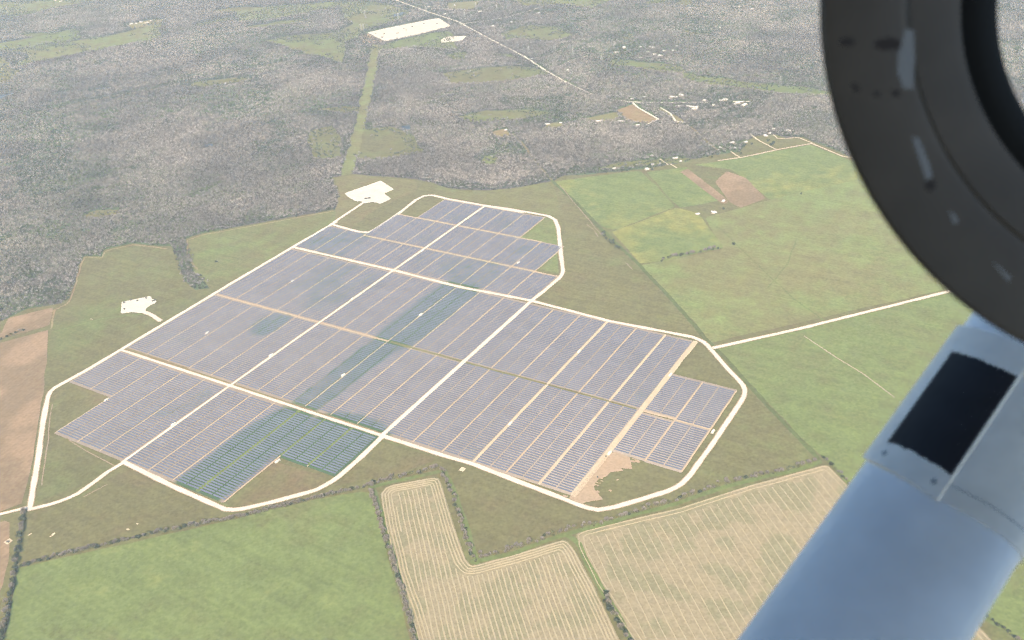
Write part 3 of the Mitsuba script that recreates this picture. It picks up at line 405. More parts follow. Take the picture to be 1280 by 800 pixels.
# ------------------------------------------------------------------ inverter stations, equipment
def station():
    base = bx(-7, -3, 0, 7, 3, 0.5)
    inv = bx(-6, -1.4, 0.5, 0.2, 1.4, 3.3); inv2 = bx(-6.15, -1.55, 3.3, 0.35, 1.55, 3.5)
    tr = cat_([bx(1.6, -1.3, 0.5, 4.2, 1.3, 2.7)] + [bx(1.7 + 0.35 * k, -1.75, 0.9, 1.85 + 0.35 * k, -1.3, 2.3) for k in range(7)] + [bx(1.7 + 0.35 * k, 1.3, 0.9, 1.85 + 0.35 * k, 1.75, 2.3) for k in range(7)])
    sw = cat_([bx(4.8, -1, 0.5, 6.4, 1, 2.6), bx(4.7, -1.1, 2.6, 6.5, 1.1, 2.75)])
    return {'plinth': mikit.ply(base, 'concrete'), 'cabinet': mikit.ply(cat_([inv, inv2]), 'white_paint'), 'transformer': mikit.ply(tr, 'white_paint'), 'switch_box': mikit.ply(sw, 'white_paint')}
ST = station()
STP = [(-1866.2, 1100.4),(-1641.3, 1101.2),(-1876.2, 1429.3),(-1642.8, 1419.4),(-1865.5, 1746.9),(-1639.0, 1735.4),(-1416.1, 1740.4),(-1186.9, 1742.6),(-1417.9, 1425.5),(-1187.9, 1429.8),(-958.4, 1431.7),(-958.7, 1752.6),(-724.2, 1751.1),(-722.2, 1432.2),(-1332.4, 1105.7),(-1333.0, 2100.2),(-1634.7, 2055.0),(-561.7, 1590.7)]
def sx_(q): d = np.array([q[0], q[1], 0.0]) - C; return (d @ RT) / (d @ FW)
for k, (x, y) in enumerate(sorted(STP, key=sx_)):
    put('inverter_station', {q: at(d, x, y, Z['track'], 90.0) for q, d in ST.items()}, f'white inverter station beside a service track, {ordinal(k)} from the left', 'inverter station', 'white inverter stations among the panel blocks')
def cabinet(w, d, h): return {'body': mikit.ply(bx(-w / 2, -d / 2, 0, w / 2, d / 2, h), 'dark_equipment'), 'roof': mikit.ply(bx(-w / 2 - 0.1, -d / 2 - 0.1, h, w / 2 + 0.1, d / 2 + 0.1, h + 0.15), 'dark_equipment')}
CB = cabinet(4.5, 3, 3)
EQ = ['dark equipment box at the right end of the left gravel pad', 'dark equipment box near the middle of the left gravel pad', 'dark equipment box on the back edge of the left gravel pad', 'dark equipment box at the left rear of the left gravel pad', 'dark equipment box at the left front of the left gravel pad']
for (x, y), lab in zip([(-2184.7, 1496.0),(-2197.1, 1475.5),(-2217.3, 1469.1),(-2223.5, 1451.3),(-2192.2, 1426.0)], EQ): put('equipment_box', {k: at(d, x, y, Z['pad'], 20) for k, d in CB.items()}, lab, 'equipment')
CB2 = cabinet(10, 3, 3)
x, y = (-2152.4, 1494.9); put('shipping_container', {k: at(d, x, y, Z['pad'], 60) for k, d in CB2.items()}, 'long dark container on the right spur of the left gravel pad', 'container')
CB3 = cabinet(22, 5, 3)
x, y = (-2038.8, 2308.6); put('site_trailer', {k: at(d, x, y, Z['pad'], 35) for k, d in CB3.items()}, 'long grey site trailer on the gravel pad behind the solar farm', 'trailer')
x, y = (-1638.4, 680.5); put('equipment_box', {k: at(d, x, y, Z['track'], 35) for k, d in CB.items()}, 'dark pump box on a pale round pad at the bottom left', 'equipment')
CB4 = cabinet(3, 2.2, 2)
for (x, y), lab in zip([(-724.1, 1419.6),(-709.9, 1353.2)], ['small dark box beside the front right inverter station', 'small dark box on the peach coloured bare soil']): put('equipment_box', {k: at(d, x, y, Z['track'], 20) for k, d in CB4.items()}, lab, 'equipment')
YARD = cabinet(16, 9, 4)
for (x, y) in [(-3366.0, 4137.2),(-3421.2, 4139.0),(-3330.6, 4268.5),(-3307.5, 4310.2),(-3283.3, 4388.6),(-3301.9, 4172.1),(-3332.2, 4079.0),(-3295.8, 4242.9),(-3211.4, 4407.8)]:
    put('yard_equipment', {k: at(d, x, y, Z['pad'], 25 + random.uniform(-8, 8), random.uniform(0.4, 0.9)) for k, d in YARD.items()}, 'grey equipment block in the large far gravel yard', 'equipment', 'equipment in the large far gravel yard')

# ------------------------------------------------------------------ houses
def house(L, W, h, pitch):
    wall = bx(-L / 2, -W / 2, 0, L / 2, W / 2, h)
    r = W / 2 * pitch; o = 0.5
    v = np.array([[-L/2-o, -W/2-o, h-0.1], [L/2+o, -W/2-o, h-0.1], [L/2+o, W/2+o, h-0.1], [-L/2-o, W/2+o, h-0.1], [-L/2-o, 0, h+r], [L/2+o, 0, h+r], [-L/2-o, -W/2-o, h+0.1], [L/2+o, -W/2-o, h+0.1], [L/2+o, W/2+o, h+0.1], [-L/2-o, W/2+o, h+0.1], [-L/2-o, 0, h+r+0.2], [L/2+o, 0, h+r+0.2]])
    roof = trimesh.convex.convex_hull(v)
    return {'wall': mikit.ply(wall, 'house_wall'), 'roof': mikit.ply(roof, 'roof_sheet')}
HS = [house(16, 10, 3.2, 0.45), house(22, 12, 3.6, 0.35), house(12, 9, 3.0, 0.5), house(30, 14, 5, 0.3)]
NEAR = [(-1130.9, 3155.7),(-1082.0, 3168.9),(-1110.2, 3214.6),(-1068.9, 3238.5),(-1288.6, 2924.2),(-1322.3, 3000.3),(-1285.9, 2878.3),(-1209.4, 2986.3),(-1238.7, 3007.4),(-1392.2, 2845.0),(-1025.1, 3324.5),(-1019.8, 3353.2),(-967.1, 3404.7),(-1019.6, 3403.0),(-958.7, 2719.3),(-995.4, 2600.0),(-954.2, 2629.6),(-1831.8, 3167.1),(-1790.5, 3197.6),(-1952.0, 3052.2)]
FAR = [(-1501.3, 3271.9),(-1580.6, 3291.9),(-1409.5, 3543.7),(-1371.6, 3515.5),(-1373.7, 3545.6),(-1444.0, 3525.6),(-1496.6, 3631.4),(-1508.7, 3627.4),(-1618.5, 3590.3),(-1241.5, 3643.2),(-1247.8, 3625.4),(-1210.0, 3622.8),(-1314.6, 3650.0),(-1300.4, 3665.5),(-1319.7, 3585.0),(-1656.6, 3260.0),(-3496.4, 4737.6),(-3296.1, 4609.5),(-3127.9, 4623.9),(-2867.3, 4436.3),(-2846.4, 4265.4),(-2016.7, 4166.5),(-1949.4, 4287.9),(-1832.0, 4179.4),(-1816.8, 4254.5),(-1774.3, 4267.1),(-1872.6, 4118.7),(-2776.1, 4760.9),(-3363.0, 4811.0),(-2101.5, 3840.2),(-1991.2, 3836.3),(-2865.7, 4429.8),(-1779.9, 5167.1),(-1720.1, 5279.6),(-1735.7, 5043.2),(-1705.3, 5042.0),(-1549.2, 5010.0),(-2024.5, 5080.8),(-1713.2, 4430.3),(-5080.4, 3899.2),(-5062.2, 3919.8),(-5057.3, 3955.0),(-5014.4, 3994.4),(-4999.2, 3950.5),(-6258.4, 4248.4),(-6188.9, 4240.8),(-4483.3, 3165.0),(-2020.2, 4252.5),(-1876.8, 4208.2),(-1802.1, 4174.5),(-1792.3, 4348.4),(-1892.8, 4289.8),(-1720.2, 4723.5),(-1873.3, 4901.9),(-1775.2, 4927.3),(-1695.6, 5125.4),(-1647.5, 5173.8),(-1391.2, 3539.6),(-1509.8, 3605.2),(-1483.4, 3657.9),(-1376.5, 3628.9),(-1234.7, 3656.0),(-1655.9, 3555.7),(-3125.2, 4710.8),(-2818.1, 4548.3)]
for k, (x, y) in enumerate(sorted(NEAR, key=sx_)):
    put('farmhouse', {q: at(d, x, y, 0, random.uniform(0, 180), 0.8) for q, d in HS[k % 3].items()}, f'pale roofed farmhouse near the right hand wood edge, {ordinal(k)} from the left', 'house', 'pale farmhouses along the wood edge')
for k, (x, y) in enumerate(FAR):
    put('far_house', {q: at(d, x, y, 0, random.uniform(0, 180), 0.9) for q, d in HS[k % 4].items()}, 'tiny pale roofed house among the far trees', 'house', 'tiny pale houses scattered in the far woods')
# ponds
for pts, lab in [([(-3001.7, 2495.7),(-2973.7, 2515.6),(-2942.4, 2489.4),(-2963.8, 2472.0)], 'small dark pond in the left woods'), ([(-3595.9, 4513.5),(-3582.6, 4595.4),(-3534.1, 4568.3),(-3536.1, 4509.4),(-3562.0, 4483.5)], 'blue pond left of the long far road'), ([(-2378.3, 2947.5),(-2340.6, 2971.1),(-2312.5, 2921.8),(-2340.1, 2911.8)], 'dark pond right of the power line corridor'), ([(-4548.5, 2613.5),(-4494.5, 2696.7),(-4473.4, 2664.6),(-4469.1, 2601.9)], 'long blue pond at the left edge'), ([(-4131.5, 2883.2),(-4076.7, 2927.7),(-4071.8, 2909.5),(-4111.7, 2876.6)], 'narrow pond in the far left woods')]:
    f = field(pts, 2, 14, 2); CLEAR.append(f); sheet('pond', f, Z['pad'], 'pond_water', lab)

# ------------------------------------------------------------------ pylons
def beam(a, b, r):
    a, b = np.array(a, float), np.array(b, float)
    return trimesh.creation.cylinder(radius=r, segment=(a, b), sections=4)
def pylon():
    legs, arms = [], []
    hts = [0, 9, 17, 24, 30, 36, 42]
    wid = lambda z: 4.2 * (1 - z / 42) ** 1.1 + 0.7
    for sx in (-1, 1):
        for sy in (-1, 1):
            for a, b in zip(hts, hts[1:]): legs.append(beam((sx * wid(a), sy * wid(a), a), (sx * wid(b), sy * wid(b), b), 0.22))
    for a, b in zip(hts, hts[1:]):
        for s in (-1, 1):
            legs += [beam((-wid(a), s * wid(a), a), (wid(b), s * wid(b), b), 0.12), beam((wid(a), s * wid(a), a), (-wid(b), s * wid(b), b), 0.12), beam((s * wid(a), -wid(a), a), (s * wid(b), wid(b), b), 0.12), beam((s * wid(a), wid(a), a), (s * wid(b), -wid(b), b), 0.12)]
    for z in (27, 33, 39): arms += [beam((-8, 0, z), (8, 0, z), 0.2), beam((-8, 0, z), (0, 0, z + 2.2), 0.12), beam((8, 0, z), (0, 0, z + 2.2), 0.12)]
    return {'lattice_mast': mikit.ply(cat_(legs), 'galvanised'), 'cross_arms': mikit.ply(cat_(arms), 'galvanised')}
PY = pylon()
for (x, y) in [(-3716.9, 4424.2),(-3524.1, 4145.2),(-3522.0, 4163.3),(-3474.6, 4411.5),(-3415.3, 4598.5),(-3140.1, 4426.8),(-3004.7, 4340.0),(-3117.1, 4542.4),(-3180.7, 4755.5),(-3028.9, 4735.0),(-2409.0, 4020.5),(-2191.7, 4057.2),(-1156.4, 3900.9),(-2013.5, 4000.5),(-6271.1, 3895.1)]:
    put('pylon', {k: at(d, x, y, 0, 20) for k, d in PY.items()}, 'grey lattice power pylon standing in the far woods', 'pylon', 'lattice power pylons in the far woods')

# ------------------------------------------------------------------ trees
def fans(n, R, zc, seed, size, wide):
    """n twig sprays: slim triangles that fan outwards through the crown's volume."""
    r = np.random.default_rng(seed)
    d = r.normal(size=(n, 3)); d[:, 2] = np.abs(d[:, 2]) * 0.9 - 0.15; d /= np.linalg.norm(d, axis=1, keepdims=True)
    rad = r.uniform(0.35, 1.0, n) ** 0.6
    c = d * rad[:, None] * np.array([R, R, R * 1.15]) + (0, 0, zc)
    ax = d * (1, 1, 0.6) + r.normal(size=(n, 3)) * 0.25 + (0, 0, 0.9); ax /= np.linalg.norm(ax, axis=1, keepdims=True)
    sd = np.cross(ax, r.normal(size=(n, 3))); sd /= np.linalg.norm(sd, axis=1, keepdims=True)
    L = size * r.uniform(0.6, 1.3, n)[:, None]; W = wide * r.uniform(0.6, 1.3, n)[:, None]
    v = np.stack([c - ax * L * 0.6, c + ax * L * 0.5 + sd * W, c + ax * L * 0.5 - sd * W], 1).reshape(-1, 3)
    return v, np.arange(3 * n).reshape(-1, 3)
def leaves(n, R, zc, seed, size):
    r = np.random.default_rng(seed)
    lob = r.normal(size=(5, 3)) * np.array([0.5, 0.5, 0.25]) * R
    k = r.integers(0, 5, n)
    d = r.normal(size=(n, 3)); d[:, 2] = np.abs(d[:, 2]) - 0.25; d /= np.linalg.norm(d, axis=1, keepdims=True)
    c = lob[k] * 0.8 + d * R * 0.62 * r.uniform(0.75, 1.05, n)[:, None] + (0, 0, zc)
    t = np.cross(d, r.normal(size=(n, 3))); t /= np.linalg.norm(t, axis=1, keepdims=True)
    u = np.cross(d + 0.5 * r.normal(size=(n, 3)), t); u /= np.linalg.norm(u, axis=1, keepdims=True)
    s = size * r.uniform(0.6, 1.3, n)[:, None]
    v = np.stack([c - t * s, c + u * s, c + t * s, c - u * s], 1).reshape(-1, 3)
    i = np.arange(n) * 4
    return v, np.vstack([np.c_[i, i + 1, i + 2], np.c_[i, i + 2, i + 3]])
def join(ms):
    vs, fs, n = [], [], 0
    for v, f in ms: vs.append(np.asarray(v)); fs.append(np.asarray(f) + n); n += len(v)
    return np.vstack(vs), np.vstack(fs)
def core(R, zc, seed):
    m = trimesh.creation.icosphere(subdivisions=1, radius=1.0)
    v = m.vertices * (0.8 + 0.45 * meshkit.noise(m.vertices * 1.7 + seed * 3.1, seed))[:, None] * np.array([R, R, R * 0.75]) * 0.72 + (0, 0, zc)
    return v, m.faces
def trunk(h, r0): m = trimesh.creation.cone(radius=r0, height=h, sections=5); return m.vertices, m.faces

def tile(size, spacing, ever, brush, seed, n_fan, fan, detail):
    """One patch of woodland: bare crowns, evergreens and brush on a jittered grid."""
    r = np.random.default_rng(seed)
    bare, oak, low = [], [], []
    for a in np.arange(-size / 2 + spacing / 2, size / 2, spacing):
        for b in np.arange(-size / 2 + spacing / 2, size / 2, spacing):
            x, y = a + r.uniform(-.45, .45) * spacing, b + r.uniform(-.45, .45) * spacing
            q = r.random()
            if q < ever:
                R = r.uniform(2.4, 4.6); v, f = join([core(R, R * 0.9, int(r.integers(1e6)))] + ([leaves(detail, R * 1.05, R * 0.9, int(r.integers(1e6)), 0.7)] if detail else [])); oak.append((v + (x, y, 0), f))
            elif q < ever + brush:
                R = r.uniform(1.2, 2.4); v, f = core(R, R * 0.7, int(r.integers(1e6))); low.append((v + (x, y, 0), f))
            else:
                R = r.uniform(0.38, 0.68) * spacing + 0.3; v, f = fans(n_fan, R, R * 1.25 + r.uniform(1, 4), int(r.integers(1e6)), *fan); bare.append((v + (x, y, 0), f))
                if detail: v, f = trunk(R * 2.0, 0.3); bare.append((v + (x, y, 0), f))
    return bare, oak, low
GROUPS = []
def group(key, *a):
    bare, oak, low = tile(*a)
    d = {'type': 'shapegroup'}
    for k, l, m in (('bare_trees', bare, 'bare_twigs'), ('evergreens', oak, 'oak_leaf'), ('brush', low, 'brush_leaf')):
        if l: d[k] = mikit.ply(join(l), m)
    scene[key] = d
MIX = [(0.02, 0.03), (0.14, 0.08), (0.55, 0.15), (0.16, 0.55)]   # share of evergreens, of brush
for m, (ev, br) in enumerate(MIX):
    for s in range(2):
        group(f'wood_near_{m}{s}', 56.0, 5.4, ev, br, 100 + 10 * m + s, 20, (3.2, 0.42), 14)
        group(f'wood_edge_{m}{s}', 14.0, 5.6, ev + 0.05, br + 0.1, 200 + 10 * m + s, 30, (3.2, 0.5), 16)
        group(f'wood_far_{m}{s}', 56.0, 8.6, ev + 0.05, br * 0.6, 300 + 10 * m + s, 9, (5.0, 1.0), 0)
open_land = unary_union(CLEAR + [r.buffer(5) for r in far_roads + lane] + [Point(x, y).buffer(13) for x, y in NEAR + FAR])
trees_in = wood.difference(open_land)
shapely.prepare(trees_in)
def in_view(x, y, m):
    d = np.array([x, y, 0.0]) - C; zc = d @ FW
    return zc > 0 and abs(d @ RT) < zc * 0.521 + m and -zc * 0.33 - m < d @ UP < zc * 0.326 + m + 60
n_inst = 0
def plant(key, x, y, rz, s, sz=1.0):
    global n_inst
    n_inst += 1
    scene[f'forest__{n_inst:04d}'] = {'type': 'instance', 'g': {'type': 'ref', 'id': key}, 'to_world': T().translate([float(x), float(y), Z['floor']]).rotate([0, 0, 1], float(rz)).scale([s, s, s * sz])}
dark_edge = LineString([(-1833.1, 2482.4),(-1723.9, 2511.1),(-1630.7, 2562.6),(-1539.9, 2672.5),(-1522.4, 2724.9),(-1396.6, 2804.5),(-1291.3, 2883.9),(-1216.0, 2960.0),(-1175.0, 3023.5),(-1120.6, 3092.9),(-1053.0, 3193.2),(-952.2, 3351.1)])
def pick(x, y):
    n = float(meshkit.fbm(np.array([x / 330, y / 330, 0.3]), 3, 4)); n2 = float(meshkit.fbm(np.array([x / 120, y / 120, 7.3]), 2, 9))
    far = min(1, max(0, (math.hypot(x, y) - 2900) / 2600))
    q = 0.6 * n + 0.4 * n2 + 0.20 * far - 0.06
    m = 0 if q < 0.47 else 1 if q < 0.55 else 2 if q < 0.62 else 3
    if n2 > 0.66: m = 3
    if dark_edge.distance(Point(x, y)) < 55: m = 2
    return m
S = 54.0
for gx_ in np.arange(-8900, 1500, S):
    for gy_ in np.arange(800, 8600, S):
        if not in_view(gx_, gy_, 140): continue
        sq = box(gx_ - S / 2, gy_ - S / 2, gx_ + S / 2, gy_ + S / 2)
        if not trees_in.intersects(sq): continue
        d = math.hypot(math.hypot(gx_, gy_), H)
        if trees_in.contains(sq):
            plant(f'wood_{"near" if d < 4300 else "far"}_{pick(gx_, gy_)}{random.randint(0, 1)}', gx_, gy_, 90 * random.randint(0, 3), 1.0, random.uniform(0.85, 1.1))
        else:
            for a in np.arange(-S / 2 + S / 8, S / 2, S / 4):
                for b in np.arange(-S / 2 + S / 8, S / 2, S / 4):
                    if trees_in.contains(Point(gx_ + a, gy_ + b)): plant(f'wood_edge_{pick(gx_ + a, gy_ + b)}{random.randint(0, 1)}', gx_ + a, gy_ + b, random.uniform(0, 360), 1.0, random.uniform(0.7, 1.1))
group('scrub_0', 30.0, 11.0, 0.35, 0.35, 401, 14, (3.6, 0.8), 0); group('scrub_1', 30.0, 13.0, 0.25, 0.45, 402, 14, (3.6, 0.8), 0)
for f in SCRUB:
    inner = f.buffer(-6); x0, y0, x1, y1 = f.bounds
    for a in np.arange(x0, x1, 30.0):
        for b in np.arange(y0, y1, 30.0):
            q = float(meshkit.fbm(np.array([a / 140, b / 140, 2.2]), 3, 11))
            edge = f.boundary.distance(Point(a, b))
            if inner.contains(Point(a, b)) and in_view(a, b, 40) and q + random.uniform(-0.05, 0.05) + (0.12 if edge < 40 else 0) > 0.56: plant(f'scrub_{random.randint(0, 1)}', a, b, 90 * random.randint(0, 3), 1.0, 1.0)
tag('forest', 'leafless grey winter woods with dark evergreens beyond the fields', 'forest', kind='stuff')
print('forest tiles', n_inst)

verges = [[(-803.8, 1045.4),(-752.5, 1094.0),(-696.9, 1173.3),(-671.3, 1200.4),(-631.9, 1246.8),(-537.5, 1356.2),(-484.5, 1426.5),(-439.0, 1478.1),(-367.6, 1551.2),(-340.2, 1586.7)], [(-691.0, 1181.0),(-662.2, 1176.5),(-618.5, 1132.6),(-576.6, 1095.7),(-512.9, 1041.6),(-463.8, 997.5)], [(-997.4, 1237.4),(-932.6, 1181.3),(-877.7, 1126.4),(-830.1, 1078.0),(-797.6, 1046.3)], [(-1101.2, 1127.8),(-1062.1, 1171.9),(-1006.3, 1227.4)], [(-1087.7, 1120.8),(-1021.0, 1059.9),(-936.4, 982.7),(-831.0, 887.4),(-783.5, 844.3)]]
sheet('hedge_verge', unary_union([ribbon(q, 11, 1.5, 70 + k) for k, q in enumerate(verges)]), Z['patch'] + 0.06, 'grass', 'green grass verges along the hedgerows', (0.95, 0.42))
# hedgerows: single trees and bushes with trunk and crown, and the low brush between them
def bare_tree(seed, R): return {'crown': mikit.ply(join([fans(120, R, R * 1.2, seed, R * 0.62, R * 0.12)]), 'hedge_twigs'), 'trunk': mikit.ply(trunk(R * 1.7, 0.09 * R), 'bark')}
def leafy_tree(seed, R, mat='oak_leaf'): return {'crown': mikit.ply(join([core(R, R * 0.95, seed), leaves(90, R * 1.05, R * 0.95, seed, R * 0.2)]), mat), 'trunk': mikit.ply(trunk(R * 1.0, 0.1 * R), 'bark')}
BT = [bare_tree(900 + k, 3.0) for k in range(5)]; LT = [leafy_tree(950 + k, 3.0) for k in range(4)]; BR = [leafy_tree(970 + k, 3.0, 'brush_leaf') for k in range(4)]
brush = []
def hedge(pts, spacing, width, share, smin, smax, lab, grp):
    line = LineString(pts); t = 0.0
    names = {'bare': ('bare_tree', f'leafless grey tree in {lab}'), 'leafy': ('dark_bush', f'dark evergreen bush in {lab}'), 'brush': ('olive_bush', f'olive green bush in {lab}')}
    while t < line.length:
        p = np.array(line.interpolate(t).coords[0]) + rng.normal(size=2) * width
        q = rng.random(); kind = 'bare' if q < share[0] else 'leafy' if q < share[0] + share[1] else 'brush'
        proto = {'bare': BT, 'leafy': LT, 'brush': BR}[kind]; proto = proto[rng.integers(len(proto))]
        s = rng.uniform(smin, smax) * (0.75 if kind == 'brush' else 1.0)
        put(names[kind][0], {k: at(d, p[0], p[1], Z['field'], rng.uniform(0, 360), s) for k, d in proto.items()}, names[kind][1], {'bare': 'tree', 'leafy': 'bush', 'brush': 'bush'}[kind], f'{names[kind][1].split(" in ")[0]}s in {lab}'.replace('bushs', 'bushes'))
        t += spacing * rng.uniform(0.6, 1.4)
    t = 0.0
    while t < line.length:
        p = np.array(line.interpolate(t).coords[0]) + rng.normal(size=2) * width * 0.8
        R = rng.uniform(0.7, 1.5); v, f = core(R, R * 0.6, int(rng.integers(1e6))); brush.append((v + (p[0], p[1], Z['field']), f)); t += 1.6
hedge([(-1555.0, 650.8),(-1489.0, 726.6),(-1403.9, 820.7),(-1344.7, 877.9),(-1278.7, 936.3),(-1257.1, 962.5),(-1220.0, 1004.5),(-1200.5, 1024.7),(-1183.8, 1043.7),(-1155.6, 1073.7),(-1125.8, 1107.4),(-1101.4, 1135.9)], 6.0, 1.9, (0.72, 0.2), 0.95, 1.6, 'the long hedgerow along the front pasture', 'h1')
hedge([(-1107.2, 1130.3),(-1088.5, 1153.3),(-1056.5, 1191.5),(-1013.7, 1238.0)], 5.5, 2.6, (0.8, 0.08), 1.0, 1.5, 'the short hedgerow behind the L shaped hay field', 'h2')
hedge([(-1093.5, 1117.9),(-1025.2, 1057.8),(-955.5, 996.0),(-884.4, 932.1),(-833.5, 886.1),(-773.8, 830.8)], 5.6, 1.8, (0.85, 0.1), 1.0, 1.6, 'the hedgerow left of the L shaped hay field', 'h3')
hedge([(-1003.3, 1234.5),(-938.3, 1178.5),(-885.7, 1127.4),(-837.7, 1078.8),(-807.1, 1050.5)], 6.0, 2.0, (0.75, 0.12), 1.0, 1.5, 'the hedgerow right of the L shaped hay field', 'h4')
hedge([(-804.5, 1051.8),(-757.7, 1102.8),(-702.0, 1182.6),(-678.0, 1206.7),(-634.7, 1252.7),(-541.0, 1364.7),(-487.9, 1435.4),(-442.2, 1487.3),(-398.9, 1524.9),(-369.7, 1558.4),(-345.1, 1592.7)], 6.8, 3.0, (0.66, 0.08), 0.9, 1.5, 'the hedgerow behind the two hay fields', 'h5')
hedge([(-1690.2, 752.2),(-1651.5, 719.2),(-1597.2, 672.0),(-1512.0, 600.5),(-1447.1, 539.4),(-1420.6, 513.5)], 5.5, 1.6, (0.2, 0.7), 1.1, 1.8, 'the dark ditch line at the bottom left', 'h6')
hedge([(-556.6, 1076.9),(-532.9, 1052.8),(-510.4, 1033.2),(-472.2, 1000.5)], 5.0, 1.6, (0.6, 0.35), 1.1, 1.7, 'the gap between the two hay fields', 'h7')
hedge([(-973.1, 2270.9),(-946.2, 2314.8),(-909.3, 2346.9),(-886.4, 2373.1),(-851.1, 2404.6)], 8.0, 2.6, (0.3, 0.5), 1.0, 1.9, 'the broken line across the yellow green field', 'h9')
hedge([(-335.4, 1603.1),(-304.8, 1576.4),(-271.3, 1547.3)], 9.0, 1.5, (0.5, 0.3), 0.8, 1.2, 'the field corner beside the strut', 'h10')
hedge([(-5.4, 1322.3),(12.9, 1310.9),(44.4, 1292.2),(69.8, 1269.8)], 9.0, 1.5, (0.3, 0.6), 0.8, 1.2, 'the field edge right of the strut', 'h11')
hedge([(-1203.2, 2366.0),(-1146.4, 2313.6),(-1113.6, 2287.7)], 7.0, 4.0, (0.1, 0.6), 1.0, 1.6, 'the clump on the diagonal ditch', 'h8')
hedge([(-2374.4, 1166.9),(-2364.0, 1207.6),(-2358.7, 1228.3)], 9.0, 3.0, (0.2, 0.7), 1.0, 1.4, 'the dark strip between the brown fields', 'h12')
scene['hedge_brush'] = mikit.ply(join(brush), 'brush_leaf'); tag('hedge_brush', 'low grey green brush along the hedgerows', 'brush', kind='stuff')
for (px, s, lab) in [((-823.4, 2441.5), 1.6, 'lone dark round tree on the broad grey green field'), ((-2320.8, 1675.6), 1.0, None), ((-2169.0, 1746.6), 1.3, 'low dark bush on the rounded green meadow'), ((-1106.0, 1139.2), 1.7, 'largest dark round bush where three hedgerows meet'), ((-557.6, 1080.5), 1.8, 'large dark round bush at the top of the gap between hay fields'), ((-758.9, 2860.0), 1.1, 'small dark bush below the green field near the dark ring'), ((-935.2, 2663.1), 1.2, 'low dark bush below the tan ploughed plot')]:
    if lab: put('dark_bush', {k: at(d, px[0], px[1], Z['field'], 40, s) for k, d in LT[int(s * 10) % 4].items()}, lab, 'bush')
# weeds along the diagonal ditch
w_line = [(-1539.9, 2672.5),(-1381.1, 2542.3),(-1225.1, 2399.3),(-1013.7, 2221.6),(-821.7, 2042.7),(-709.7, 1930.8),(-642.8, 1874.7),(-489.4, 1726.8),(-340.9, 1594.7)]
sheet('ditch', ribbon(w_line, 11, 2.0, 8), Z['patch'] + 0.03, 'grass', 'dark weedy ditch running diagonally past the solar farm', (0.85, 0.22))
sheet('ditch', unary_union([ribbon([(-505.1, 2040.2),(-402.0, 1970.8),(-339.6, 1934.1),(-260.7, 1871.4)], 3, .6, 3)]), Z['patch'] + 0.04, 'soil', 'faint track across the pasture beside the strut', (0.2, 0.3))
wv = []
for t in np.arange(0, LineString(w_line).length, 5.0):
    p = np.array(LineString(w_line).interpolate(t).coords[0]) + rng.normal(size=2) * 1.6; R = rng.uniform(0.5, 1.3); v, f = core(R, R * 0.5, int(t)); wv.append((v + (p[0], p[1], Z['field']), f))
scene['ditch_weeds'] = mikit.ply(join(wv), 'brush_leaf'); tag('ditch_weeds', 'tall weeds along the diagonal ditch', 'weeds', kind='stuff')
# scattered trees in the far clearings
sc_pts = [(-5014.0, 3046.6),(-5324.1, 3371.6),(-5047.6, 3213.2),(-5147.4, 3301.0),(-5124.2, 3527.6),(-4898.7, 2914.7),(-4843.5, 2932.2),(-5398.5, 3279.3),(-5328.2, 3317.3),(-5397.8, 3314.7),(-5049.5, 3296.0),(-5065.0, 3359.6),(-2668.8, 4298.7),(-2649.3, 4386.7),(-2555.4, 4330.5),(-2490.6, 4397.6),(-2412.4, 4338.6),(-2607.6, 4235.5),(-1267.9, 2877.4),(-1290.2, 2907.8),(-1058.1, 3191.2),(-1040.3, 3223.3),(-1044.9, 3121.4),(-1115.4, 3086.7),(-1125.0, 3058.7),(-973.8, 3256.5),(-976.5, 3238.5),(-999.2, 3272.8),(-1272.3, 2954.4),(-1294.0, 2970.2),(-1265.5, 2973.0)]
for (x, y) in sc_pts:
    put('far_tree', {k: at(d, x, y, Z['field'], rng.uniform(0, 360), rng.uniform(1.2, 2.2)) for k, d in LT[rng.integers(4)].items()}, 'dark evergreen tree standing free in a far clearing', 'tree', 'dark evergreens in the far clearings')

# ------------------------------------------------------------------ the aircraft round the camera
princ('strut_paint', mikit.proc(lambda p, n, uv: mi.Color3f(0.84, 0.90, 0.98) * (0.90 + 0.16 * mikit.fbm(p.x * 40, p.y * 40, p.z * 40, 3))), 0.32)
princ('wrap_paint', mikit.proc(lambda p, n, uv: mi.Color3f(0.88, 0.88, 0.86) * (0.84 + 0.22 * mikit.fbm(p.x * 60, p.y * 60, p.z * 60, 3))), 0.45)
princ('black_tape', mikit.proc(lambda p, n, uv: mi.Color3f(0.012, 0.012, 0.016) * (0.8 + 0.5 * mikit.noise(p.x * 90, p.y * 90, p.z * 90))), 0.6, 0.3)
princ('cabin_dark', (0.30, 0.29, 0.28), 0.8)
princ('ring_paint', mikit.proc(lambda p, n, uv: mi.Color3f(0.105, 0.082, 0.062) * (0.75 + 0.5 * mikit.fbm(p.x * 30, p.y * 30, p.z * 30, 3))), 0.55)
princ('rubber', (0.012, 0.012, 0.012), 0.7, 0.3)
princ('grease', (0.035, 0.022, 0.016), 0.6)
princ('scratch_metal', (0.30, 0.30, 0.31), 0.7)
princ('rivet_metal', (0.32, 0.36, 0.40), 0.4)
AX = np.array([0.2437, 0.9055, 0.3475]); AX /= np.linalg.norm(AX)      # along the strut, outboard and up
F0 = 1228.64
HD = np.array([0.96553237, -0.26028301, 0.0]); NR = np.cross(HD, AX); NR /= np.linalg.norm(NR)
P0 = C + np.array([-0.07439692, 0.50358963, -0.53781483])
CH, TH = 0.125, 0.055
